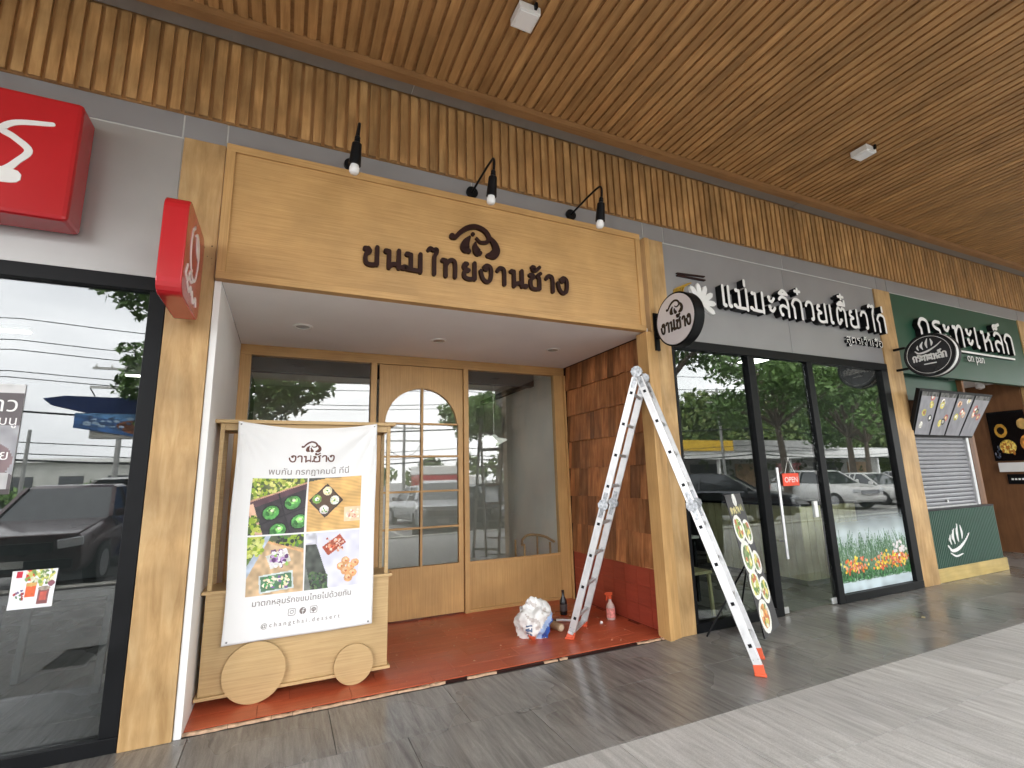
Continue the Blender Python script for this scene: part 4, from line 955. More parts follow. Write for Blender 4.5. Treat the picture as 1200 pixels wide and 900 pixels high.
b = MB(); e_ = lambda s, t_, d: qf(s, t_) + nq * d
vs = [e_(s, t_, d) for d in (.0, -.05) for s, t_ in ((-.012, -.03), (1.012, -.03), (1.012, 1.03), (-.012, 1.03))]
b.add(vs, [(0, 1, 2, 3), (7, 6, 5, 4), (0, 4, 5, 1), (1, 5, 6, 2), (2, 6, 7, 3), (3, 7, 4, 0)]); b.build('frame', m_black, t)
for k in range(4):
    im = Img(36, 52, (.56, .56, .58), .06, 60 + k); rg = random.Random(k)
    for _ in range(5):
        cx, cy = rg.uniform(.2, .8), rg.uniform(.12, .9); im.ell(cx, cy, .13, .12, rg.choice([(.85, .84, .8), (.3, .3, .3), (.82, .68, .55), (.8, .76, .35), (.75, .4, .36)]), 0, .3); im.ell(cx, cy, .07, .06, rg.choice([(.75, .7, .5), (.6, .4, .3), (.9, .9, .85)]), 0, .3)
    im.put(im.Y > .9, (.34, .34, .33), .5)
    s0, s1 = k * .25 + .012, k * .25 + .238
    panel('menu_photo', im, (lambda s0, s1: (lambda s, t_: qf(s0 + (s1 - s0) * s, .02 + .96 * t_) + nq * .012))(s0, s1), m_print, t)
# passage beside the kiosk
w = thing('brown_passage_wall', (11.6, 5.5, 0), 'brown wood laminate wall at the far right beyond the kiosk', 'wall')
box('laminate', 11.58, 11.66, 4.01, 9.0, .0, 3.1, m_brownwall, w)
box('laminate', 9.55, 11.58, 8.0, 8.1, 0, 3.1, m_brownwall, w)
w = thing('passage_ceiling', (10.6, 5.5, 2.9), 'pale ceiling piece glimpsed under the green sign', 'ceiling')
box('plaster', 9.3, 11.58, 3.945, 8.0, 2.93, 2.98, m_ceilw, w); box('edge_beam', 9.30, 9.36, 3.945, 6, 2.80, 2.928, m_ceilw, w)
t = thing('ceiling_spotlight', (11.0, 4.3, 2.85), 'small clear lamp fixed under the pale ceiling beside the kiosk', 'lamp')
b = MB(); b.disc((11.0, 4.3, 2.93), (0, 0, -1), .05, .03, 18); b.build('base', m_whitepl, t); b = MB(); b.lathe((11.0, 4.3, 2.80), [(.02, 0), (.06, .02), (.065, .06), (.03, .1)], 18); b.build('bulb', m_bulb, t, True)
t = thing('food_poster', (11.57, 4.4, 2), 'black poster with two golden dishes on the brown wall', 'poster')
im = Img(90, 80, (.03, .03, .04), .3, 71)
im.ell(.3, .62, .17, .13, (.8, .6, .25)); im.ell(.3, .62, .1, .07, (.12, .09, .06), 0, .5); im.ell(.42, .28, .22, .13, (.85, .72, .35), 0, .4, 30); im.specks(.25, .6, .15, .35, 30, [(.7, .45, .2), (.93, .85, .5)], .04); im.ell(.9, .75, .15, .1, (.8, .65, .4)); im.ell(.9, .35, .14, .14, (.75, .5, .25), 0, .5)
im.specks(.02, .2, .02, .3, 20, [(.25, .28, .34), (.5, .5, .55)], .03)
box('board', 11.555, 11.579, 3.65 + .37, 4.52, 1.56, 2.43, m_black, t)
panel('printed_picture', im, quadfn((11.552, 4.52, 1.58), (11.552, 4.02, 1.56), (11.552, 4.51, 2.41)), m_printgloss, t)
t = thing('wall_shelf_label', (11.57, 4.3, 1.45), 'white strip shelf fixed on the brown wall beneath the food poster', 'shelf')
box('board', 11.50, 11.579, 4.02, 4.47, 1.37, 1.53, m_whitepl, t, .004)
t = thing('dark_name_plate', (11.57, 4.3, 1.25), 'small dark plate with pale lettering under the white wall shelf', 'sign')
box('plate', 11.55, 11.579, 4.02, 4.40, 1.16, 1.33, m_black, t, .003)
b = MB()
for k in range(7): b.box(11.547, 11.549, 4.05 + k * .045, 4.08 + k * .045, 1.23, 1.26)
b.build('pale_print', m_letterW, t)
# black round sign with leaf emblem
t = thing('round_blade_sign', (7.66, F, 2.95), 'round black sign with white rim on two arms before the green fascia', 'sign')
sy, sz = 3.435, 2.945
b = MB(); b.disc((7.62, sy, sz), (1, 0, 0), .285, .03, 56); b.build('back_rim', m_black, t, True)
b = MB(); b.disc((7.655, sy, sz), (1, 0, 0), .287, .05, 56); b.build('white_band', m_letterW, t, True)
b = MB(); b.disc((7.706, sy, sz), (1, 0, 0), .292, .05, 56); b.build('back_rim', m_black, t, True)
b = MB(); b.disc((7.617, sy, sz), (1, 0, 0), .27, .004, 56); b.build('face', m_blackgloss, t)
fb2 = blade(7.6165)
b = MB(); ribbon(b, [(-sy + .245 * math.cos(a), sz + .245 * math.sin(a)) for a in [q * math.pi / 24 for q in range(49)]], .005, fb2, .002, 0, False); b.build('ring_line', m_letterW, t)
thai('กระทะเหล็ก', -sy - .18, -sy + .19, sz - .07, .075, fb2, .017, .004, t, [m_letterW, m_letterW])
b = MB(); ribbon(b, [(-sy - .06, sz - .12), (-sy + .07, sz - .12)], .014, fb2, .003, 0, False); b.build('small_print', m_letterW, t)
for i, st in enumerate(LOGO):
    b = MB(); ribbon(b, [(-sy + p[0] * .5, sz + .08 + p[1] * .5, p[2] * .6) for p in st], .03, fb2, .003 + .0005 * i, 0); b.build('emblem_stroke', m_letterW, t)
for z in (2.80, 3.09): box('arm', 7.64, 7.67, 3.70, 3.845, z, z + .03, m_black, t)

# ================================================================== RED SIGNS
def rbox(name, x0, x1, y0, y1, z0, z1, mat, parent, bev):
    return box(name, x0, x1, y0, y1, z0, z1, mat, parent, bev)
t = thing('red_box_sign', (-1.75, 3.75, 3.5), 'large red box sign with a white squiggle over the left window', 'sign')
o = rbox('box', -2.25, -1.30, 3.63, 3.86, 3.115, 3.925, m_red, t, .025)
fr_ = facade(3.63)
b = MB(); ribbon(b, [(-1.435, 3.735, .028), (-1.6, 3.70, .036), (-1.66, 3.64, .04), (-1.60, 3.60, .036), (-1.525, 3.53, .04), (-1.565, 3.45, .036), (-1.63, 3.37, .045), (-1.74, 3.36, .04)], .036, fr_, .004, 0); b.build('logo_stroke', m_letterW, t)
b = MB(); ribbon(b, [(-1.64, 3.345, .10), (-1.58, 3.345, .09)], .08, fr_, .0045, 0, False); b.build('logo_stroke', m_letterW, t)
t = thing('red_blade_sign', (-.66, F, 2.9), 'red square box sign with white logo projecting from the left pillar', 'sign')
rx0, rx1, ry0, ry1, rz0, rz1 = -.725, -.598, 3.19, 3.80, 2.585, 3.19
pts = []
rr = .085
for qy, qz, a0 in ((ry1 - rr, rz1 - rr, 0), (ry0 + rr, rz1 - rr, 1), (ry0 + rr, rz0 + rr, 2), (ry1 - rr, rz0 + rr, 3)):
    for k in range(6): a = (a0 + k / 5) * math.pi / 2; pts.append((qy + rr * math.cos(a), qz + rr * math.sin(a)))
b = MB(); b.prism(pts, lambda u, v, d: Vector((d, u, v)), rx1, rx0); o = b.build('box', m_red, t, bevel=.008)
for z in (2.72, 3.02): box('bracket', -.68, -.64, 3.801, 3.846, z, z + .07, m_black, t)
frx = lambda u, v, d: Vector((rx1 + d, u, v))
cy_, cz_ = 3.5, 2.95
for i, st in enumerate(([(3.42, 3.10, .02), (3.36, 3.04, .022), (3.36, 2.9, .024), (3.45, 2.79, .022), (3.56, 2.80, .02), (3.62, 2.92, .02), (3.60, 3.04, .018), (3.52, 3.09, .02), (3.45, 3.06, .014)],
        [(3.50, 3.08, .02), (3.55, 3.0, .05), (3.60, 2.96, .02)], [(3.44, 2.82, .018), (3.38, 2.78, .02), (3.42, 2.74, .02), (3.5, 2.77, .016)],
        [(3.30, 2.80, .02), (3.27, 2.74, .022), (3.33, 2.72, .02), (3.38, 2.76, .018)], [(3.33, 2.70, .02), (3.40, 2.67, .022), (3.44, 2.71, .02), (3.48, 2.68, .02)], [(3.5, 2.70, .02), (3.55, 2.65, .024), (3.62, 2.70, .02), (3.66, 2.66, .016)])):
    b = MB(); ribbon(b, st, .02, frx, .004 + .0005 * i, 0); b.build('logo_stroke', m_letterW, t)

# posters in the left window
t = thing('drinks_poster', (-1.33, 3.95, .84), 'small white poster with two red iced drink cups in the left window', 'poster')
im = Img(60, 54, (.88, .88, .9), .04, 81); im.rect(.13, .9, .07, .08, (.75, .1, .2)); im.rect(.38, .87, .1, .14, (.82, .2, .14)); im.specks(.3, .95, .6, 1, 70, [(.5, .62, .3), (.75, .75, .4), (.4, .5, .3), (.8, .8, .7)], .06)
im.rect(.45, .48, .12, .17, (.86, .38, .2)); im.ell(.45, .62, .13, .05, (.88, .7, .4)); im.rect(.76, .32, .13, .2, (.5, .3, .3)); im.ell(.76, .5, .14, .05, (.6, .55, .5)); im.rect(.76, .3, .08, .1, (.75, .35, .3)); im.ell(.9, .62, .08, .07, (.5, .3, .35)); im.specks(.05, .3, .25, .5, 16, [(.4, .35, .5), (.3, .5, .3), (.6, .2, .2)], .04)
panel('printed_picture', im, quadfn((-1.39, 3.889, .835), (-1.195, 3.889, .835), (-1.38, 3.889, 1.045), (-1.185, 3.889, 1.045)), m_print, t)
box('backing_card', -1.388, -1.192, 3.8895, 3.8935, .836, 1.044, m_whitepl, t)
t = thing('shop_poster', (-1.75, 4.0, 1.5), 'tall grey poster with white Thai words cut by the left picture edge', 'poster')
im = Img(60, 110, (.36, .33, .34), .08, 91); im.asp = 1.7; im.put(im.Y > .92, (.8, .8, .8), .05); im.put((im.Y < .62) & (im.Y + im.X * .45 > .62), (.62, .62, .64), .1); im.ell(.7, .3, .28, .3, (.5, .42, .43), 0, .1); im.rect(.8, .12, .16, .12, (.7, .7, .7)); im.put(im.Y < .05, (.25, .22, .22))
panel('printed_picture', im, quadfn((-1.95, 3.889, 1.48), (-1.46, 3.889, 1.48), (-1.95, 3.889, 2.13)), m_print, t)
box('backing_card', -1.95, -1.46, 3.8895, 3.8935, 1.48, 2.13, m_whitepl, t)
text_flat('กับข้าว', .125, lambda u, v, d: Vector((-1.475 + u, 3.888, 1.965 + v)), m_letterW, t, 'lettering', 'RIGHT')
text_flat('ทุกเมนู', .075, lambda u, v, d: Vector((-1.47 + u, 3.888, 1.885 + v)), m_letterW, t, 'lettering', 'RIGHT')
text_flat('อร่อย', .08, lambda u, v, d: Vector((-1.485 + u, 3.888, 1.68 + v)), m_letterW, t, 'lettering', 'RIGHT')
# left shop interior table
t = thing('dark_table', (-1.9, 5.2, 0), 'dark table whose legs show faintly low in the left window', 'table')
box('table_top', -2.6, -1.1, 4.9, 5.6, .70, .74, m_intdark, t)
for x in (-2.5, -1.85, -1.2):
    for y in (4.98, 5.5): b = MB(); b.bar((x, y, .008), (x + .03, y, .70), .045, .045, (0, 1, 0)); b.build('leg', m_intdark, t)
for i, (x, y, l) in enumerate(((-1.15, 6.0, 'lit strip lamp on the left shop ceiling closest to the pillar'), (-2.4, 6.0, 'lit strip lamp on the left shop ceiling toward the picture edge'), (-1.9, 8.0, 'lit strip lamp deep on the left shop ceiling'))):
    t = thing('strip_lamp', (x, y, 2.95), l, 'lamp', 'lit lamps on the left shop ceiling')
    box('housing', x - .12, x + .12, y - .04, y + .04, 2.985, 3.019, m_whitepl, t); box('diffuser', x - .11, x + .11, y - .03, y + .03, 2.97, 2.984, m_lit, t)

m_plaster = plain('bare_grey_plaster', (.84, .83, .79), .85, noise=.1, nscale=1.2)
# sweet shop interior behind the recess windows
r = thing('sweet_shop_interior', (1.4, 7, 0), 'bare grey room behind the oak recess windows', 'room')
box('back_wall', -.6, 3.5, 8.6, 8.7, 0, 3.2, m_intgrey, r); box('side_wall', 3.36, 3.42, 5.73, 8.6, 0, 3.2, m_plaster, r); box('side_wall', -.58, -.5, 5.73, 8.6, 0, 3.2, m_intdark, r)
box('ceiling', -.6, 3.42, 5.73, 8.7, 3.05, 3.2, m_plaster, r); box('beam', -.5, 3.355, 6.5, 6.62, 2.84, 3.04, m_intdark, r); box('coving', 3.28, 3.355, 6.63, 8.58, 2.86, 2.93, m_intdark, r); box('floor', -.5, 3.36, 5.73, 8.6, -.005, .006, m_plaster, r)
t = thing('pendant_lamp', (2.85, 6.9, 2.1), 'pale glass pendant lamp seen through the right recess window', 'lamp')
b = MB(); b.tube([(2.85, 6.9, 2.12), (2.85, 6.9, 3.05)], .008, 8); b.build('cable', m_whitepl, t); b = MB(); b.lathe((2.85, 6.9, 1.98), [(.05, 0), (.09, .02), (.19, .07), (.2, .09), (.07, .12), (.03, .16)], 24); b.build('lamp_shade', emit('milk_glass_shade', (.75, .8, .75, 1), .12), t, True)
t = thing('wooden_armchair', (3.0, 6.05, 0), 'wooden armchair with a curved back rail low behind the right recess window', 'chair')
box('seat', 2.82, 3.2, 5.88, 6.26, .41, .44, m_pillar, t, .01)
b = MB(); b.tube(catmull([(2.78, 5.86, .66), (2.95, 6.2, .68), (3.1, 6.3, .72), (3.27, 6.2, .70), (3.26, 5.9, .66)], 6), .017, 10); b.build('back_rail', m_pillar, t, True)
for x, y, zt in ((2.83, 5.9, .66), (3.2, 5.9, .66), (2.86, 6.24, .68), (3.2, 6.26, .71)):
    b = MB(); b.tube([(x, y, .008), (x, y, zt)], [.015, .014], 8); b.build('leg', m_pillar, t, True)
t = thing('work_trestle', (2.5, 7.6, 0), 'white cardboard box left on the floor inside the sweet shop', 'box'); t.name = 'cardboard_box'
box('carton', 2.2, 2.6, 6.3, 6.6, .008, .42, m_intgrey, t, .004); box('lid_flap', 2.19, 2.61, 6.29, 6.61, .425, .435, m_whitepl, t)

# ================================================================== LADDER
t = thing('folding_ladder', (3.05, 3.7, 0), 'aluminium multi-joint ladder standing open as an A before the shingle wall', 'ladder')
wv = Vector((.76, .65, 0)) * .39
fA, fB, ap = Vector((2.52, 4.295, .05)), Vector((3.30, 2.895, .06)), Vector((2.945, 3.60, 2.44))
TH = .025; wn = wv.normalized()
def lerp(a, b, k): return a + (b - a) * k
for foot, sgn in ((fA, -1), (fB, 1)):
    top = ap + (foot - ap).normalized() * .055
    midp = lerp(foot, top, .5); dr = (top - foot).normalized(); side = dr.cross(wn).normalized()
    for off, out in ((Vector((0, 0, 0)), -1), (wv, 1)):
        for a, c, ins in ((foot, lerp(foot, top, .49), 0), (lerp(foot, top, .515), top, .0)):
            b = MB(); p, q = a + off, c + off; b.bar(p, q, .066, TH, wn); 
            o = b.build('stile', m_alu, t, bevel=.003)
            b = MB(); L = (q - p).length
            for rz in (.3, -.3): b.bar(p + side * rz * .08 + wn * out * (TH / 2 + .0), q + side * rz * .08 + wn * out * (TH / 2), .004, .0016, wn)
            b.build('groove_ridge', m_steel, t)
            for k in range(4):
                rp_ = lerp(p, q, (k + .5) / 4 if ins == 0 else (k + .5) / 4)
                b = MB(); b.bar(rp_ + wn * out * (TH / 2), rp_ + wn * out * (TH / 2 + .003), .026, .026, dr); b.build('rung_plug', m_black, t)
                b = MB()
                for z in range(8): zz_ = lerp(p, q, .03 if z % 2 else .97) + side * .018 * ((z // 2) % 2 * 2 - 1) + dr * .02 * (z // 4 * 2 - 1); b.disc(zz_ + wn * out * TH / 2, wn * out, .004, .002, 6)
            b.build('rivet', m_hinge, t)
        hp = lerp(foot, top, .502) + off
        b = MB(); b.disc(hp - wn * .022, wn, .047, .044, 28); b.disc(hp - wn * .029, wn, .02, .058, 18)
        for k in range(9): a = k * 2 * math.pi / 9; b.bar(hp + (side * math.cos(a) + dr * math.sin(a)) * .043 - wn * .025, hp + (side * math.cos(a) + dr * math.sin(a)) * .043 + wn * .025, .014, .014, dr)
        b.bar(hp - dr * .12, hp + dr * .12, .036, .034, wn); b.build('hinge', m_hinge, t, True)
        # rubber boot
        b = MB(); fp = foot + off; gz = .013 if foot is fA else .001
        base = Vector((fp.x, fp.y, gz)) - Vector((dr.x, dr.y, 0)) * .02 - (wn * .03 if sgn < 0 and out < 0 else Vector((0, 0, 0)))
        b.bar(base, fp + dr * .02, .074, .036, wn); b.bar(base, base + Vector((0, 0, .018)), .05, .085, side); b.build('rubber_foot', m_orange, t, bevel=.006)
    for a, c in ((foot, lerp(foot, top, .49)), (lerp(foot, top, .515), top)):
        for k in range(4):
            rp_ = lerp(a, c, (k + .5) / 4); b = MB(); b.bar(rp_ + wn * TH / 2, rp_ + wv - wn * TH / 2, .03, .028, dr); b.build('rung', m_alu, t, bevel=.003)
    if foot is fA:
        b = MB(); b.bar(foot + dr * .02 - wn * .05, foot + wv + dr * .02 + wn * .06, .05, .02, dr); b.build('base_bar', m_alu, t, bevel=.003)
for off in (Vector((0, 0, 0)), wv):
    hp = ap + off; b = MB(); b.disc(hp - wn * .022, wn, .05, .044, 30); b.disc(hp - wn * .029, wn, .022, .058, 18)
    for k in range(10): a = k * 2 * math.pi / 10; q = Vector((0, 0, 1)) * math.sin(a) + wn.cross(Vector((0, 0, 1))) * math.cos(a); b.bar(hp + q * .046 - wn * .025, hp + q * .046 + wn * .025, .014, .014, q)
    for foot in (fA, fB): dd = (foot - ap).normalized(); b.bar(hp, hp + dd * .16, .036, .034, wn)
    b.build('hinge', m_hinge, t, True)

# ================================================================== SMALL THINGS ON THE RED FLOOR
FZ = .013
def blob(name, c, r, sc, mat, amp, fr, label, cat, seed=0, colfn=None, flat=.0):
    n, m = 72, 44; vs = []; c = Vector(c)
    for i in range(m + 1):
        ph = math.pi * i / m
        for k in range(n):
            a = 2 * math.pi * k / n; d = Vector((math.sin(ph) * math.cos(a), math.sin(ph) * math.sin(a), -math.cos(ph)))
            q = mnoise.ridged_multi_fractal(d * fr + Vector((seed, 0, 0)), .9, 2.2, 4, .9, 2.0) * amp + mnoise.noise(d * 1.7 + Vector((0, seed, 0))) * .22
            p = d * r * (1 + q - amp); p = Vector((p.x * sc[0], p.y * sc[1], p.z * sc[2])); p.z = max(p.z, -flat); vs.append(c + p)
    fs = [(i * n + k, i * n + (k + 1) % n, (i + 1) * n + (k + 1) % n, (i + 1) * n + k) for i in range(m) for k in range(n)]
    b = MB(); b.add(vs, fs); o = b.build(name, mat, None, True)
    if colfn:
        me = o.data; at = me.color_attributes.new('print', 'FLOAT_COLOR', 'CORNER'); buf = []
        for pl in me.polygons: col = colfn(pl.center - c); buf += list(tuple(s2l(col)) + (1,)) * len(pl.vertices)
        at.data.foreach_set('color', buf)
    return tag(o, label, cat)
def bagcol(p):
    u, z = p.x * .75 + p.y * -.6, p.z
    if u > .03 and z < .08 and (u * 1.6 - z) > .17 and z > -.13: return (.22, .36, .66) if (u * 1.6 - z) > .24 else (.62, .72, .86)
    if abs(u - .0) < .03 and z < -.09 and z > -.145: return (.85, .4, .25)
    if z < .0 and abs(u + .02) < .03 and int(z * 60) % 2 == 0: return (.3, .38, .5)
    q = mnoise.noise(p * 14)
    if q > .32 and z > -.05: return (.72, .69, .67)
    return (.86, .86, .85)
blob('plastic_bag', (2.25, 4.52, FZ + .135), .178, (1.0, .85, 1.08), printed('thin_plastic', .3), .25, 1.35, 'crumpled white plastic bag with blue print on the red floor left of the ladder', 'bag', 4, bagcol, .15)
t = thing('dark_bottle', (2.86, 5.02, FZ), 'dark glass bottle standing between the white bag and the ladder', 'bottle')
b = MB(); b.lathe((2.86, 5.02, FZ), [(.036, 0), (.04, .006), (.04, .13), (.036, .15), (.016, .19), (.0145, .23)], 22); b.build('body', m_blackgloss, t, True)
b = MB(); b.lathe((2.86, 5.02, FZ + .231), [(.016, 0), (.016, .02), (.014, .022)], 16); b.build('cap', m_darkbrown, t, True)
b = MB(); b.lathe((2.86, 5.02, FZ + .04), [(.0405, 0), (.0405, .07)], 22); b.build('label_band', plain('faded_label', (.06, .05, .05), .5), t, True)
t = thing('spray_bottle', (3.2, 4.62, FZ), 'clear spray bottle with pink label and orange trigger near the red tiles', 'bottle')
m_pink = plain('pink_label', (.75, .28, .25), .4, noise=.35, nscale=40); m_sprayclear = plain('cloudy_plastic', (.55, .42, .38), .2)
b = MB(); b.lathe((3.2, 4.62, FZ), [(.042, 0), (.046, .008), (.046, .12), (.034, .15), (.017, .175), (.015, .2)], 22); b.build('body', m_sprayclear, t, True)
b = MB(); b.lathe((3.2, 4.62, FZ + .02), [(.0468, 0), (.0468, .095)], 22); b.build('label_band', m_pink, t, True)
b = MB(); b.lathe((3.2, 4.62, FZ + .2), [(.019, 0), (.019, .025), (.013, .03)], 18); b.bar((3.225, 4.62, FZ + .25), (3.15, 4.62, FZ + .256), .024, .03); b.bar((3.15, 4.62, FZ + .256), (3.135, 4.62, FZ + .256), .014, .014); b.bar((3.168, 4.62, FZ + .245), (3.15, 4.62, FZ + .19), .014, .01, (0, 1, 0)); b.bar((3.2, 4.62, FZ + .22), (3.2, 4.62, FZ + .24), .02, .02, (0, 1, 0)); b.build('trigger', m_orange, t)
t = thing('paper_roll', (2.55, 4.62, FZ), 'short tan cardboard roll lying beside the white bag', 'roll')
p0, p1 = Vector((2.50, 4.78, FZ + .038)), Vector((2.53, 4.50, FZ + .038)); b = MB(); b.tube([p0, p1], .036, 20); b.build('tube', plain('tan_cardboard', (.5, .34, .2), .7), t, True)
b = MB(); b.tube([p1, p1 + (p1 - p0).normalized() * .004], .026, 18); b.build('end_paper', plain('cream_paper', (.72, .6, .45), .7), t)
t = thing('paint_scraper', (2.75, 4.78, FZ), 'white-handled scraper lying between the bag and the ladder foot', 'tool')
b = MB(); b.tube([(2.66, 4.83, FZ + .015), (2.80, 4.74, FZ + .014)], [.013, .011], 12); b.build('handle', m_whitepl, t, True)
b = MB(); b.bar((2.66, 4.83, FZ + .012), (2.60, 4.87, FZ + .006), .05, .003); b.build('blade', m_black, t)
b = MB(); b.lathe((3.03, 4.55, FZ), [(.014, 0), (.015, .003), (.015, .016), (.012, .02)], 16); tag(b.build('bottle_cap', m_whitepl, None, True), 'tiny white cap on the red floor left of the spray bottle', 'cap')
b = MB(); b.bar((5.93, 3.13, .004), (5.975, 3.15, .006), .03, .002); tag(b.build('fallen_leaf', m_plankY), 'small yellow leaf lying on the dark tiles before the noodle shop', 'leaf')

b = MB(); rgd = random.Random(5)
for _ in range(110):
    x, y = rgd.uniform(.9, 3.2), rgd.uniform(3.97, 5.4); q = rgd.uniform(.002, .006); b.box(x - q, x + q, y - q * .7, y + q * .7, FZ, FZ + q * .7)
tag(b.build('plaster_crumbs', m_mortar), 'scattered pale plaster crumbs on the red recess floor', 'debris', kind='stuff')
# ceiling box lights
for (x, y, l) in ((1.44, 2.72, 'white square box lamp under the slatted ceiling, nearest the top middle edge'), (5.50, 2.72, 'white box lamp under the slatted ceiling toward the right')):
    t = thing('ceiling_box_lamp', (x, y, 4.86), l, 'lamp', 'box lamps on the slatted ceiling')
    box('housing', x - .085, x + .085, y - .085, y + .085, 4.815, 4.88, m_whitepl, t, .006); box('lens', x - .07, x + .07, y - .07, y + .07, 4.809, 4.816, m_ceilw, t, .002)
    box('mounting_bracket', x + .03, x + .05, y - .11, y + .11, 4.84, 4.885, m_black, t)

# ================================================================== CAR PARK BEHIND THE CAMERA (seen in the glass)
GZ = -.2
m_carglass = plain('car_glass', (.03, .035, .04), .06, spec=.8, noise=.05); m_tyre = plain('tyre_rubber', (.03, .03, .03), .8); m_rim = plain('alloy_rim', (.5, .5, .52), .3, .8)
m_headl = plain('headlight_lens', (.7, .72, .75), .1); m_chrome = plain('chrome_grille', (.4, .4, .42), .2, .9)
def paint(n, c, metal=.3): return plain(n, c, .28, metal, .03, 3, coat=.6)
P_ = {'pickup': dict(L=5.2, w=.92, st=[(0, .45, .82, .72), (.08, .35, .98, .84), (.9, .35, 1.12, .9), (1.35, .35, 1.16, .92), (1.7, .35, 1.18, .92), (3.2, .35, 1.18, .92), (3.3, .35, 1.16, .92), (5.1, .4, 1.16, .9), (5.2, .5, 1.0, .86)], cab=[(1.35, 1.16, .84), (2.05, 1.72, .68), (2.9, 1.74, .68), (3.3, 1.16, .84)], wh=(.95, 4.1), r=.38),
      'suv': dict(L=4.7, w=.9, st=[(0, .4, .8, .7), (.08, .3, .92, .82), (.9, .28, 1.04, .88), (1.2, .28, 1.06, .9), (4.0, .28, 1.1, .9), (4.6, .35, 1.08, .86), (4.7, .45, .95, .8)], cab=[(1.15, 1.06, .82), (1.95, 1.58, .66), (3.9, 1.62, .66), (4.62, 1.08, .78)], wh=(.9, 3.75), r=.35),
      'van': dict(L=5.0, w=.92, st=[(0, .4, .9, .74), (.08, .3, 1.05, .84), (.6, .28, 1.15, .9), (.9, .28, 1.2, .92), (4.8, .28, 1.2, .92), (5.0, .4, 1.1, .88)], cab=[(.75, 1.19, .86), (1.45, 1.9, .74), (4.7, 1.95, .74), (4.95, 1.19, .86)], wh=(.9, 4.0), r=.34),
      'sedan': dict(L=4.5, w=.88, st=[(0, .35, .62, .7), (.08, .25, .74, .8), (.9, .24, .88, .86), (1.2, .24, .93, .88), (3.6, .24, .98, .88), (4.4, .28, .94, .82), (4.5, .4, .8, .76)], cab=[(1.1, .92, .8), (1.95, 1.42, .62), (2.9, 1.44, .62), (3.85, .97, .78)], wh=(.85, 3.6), r=.32)}
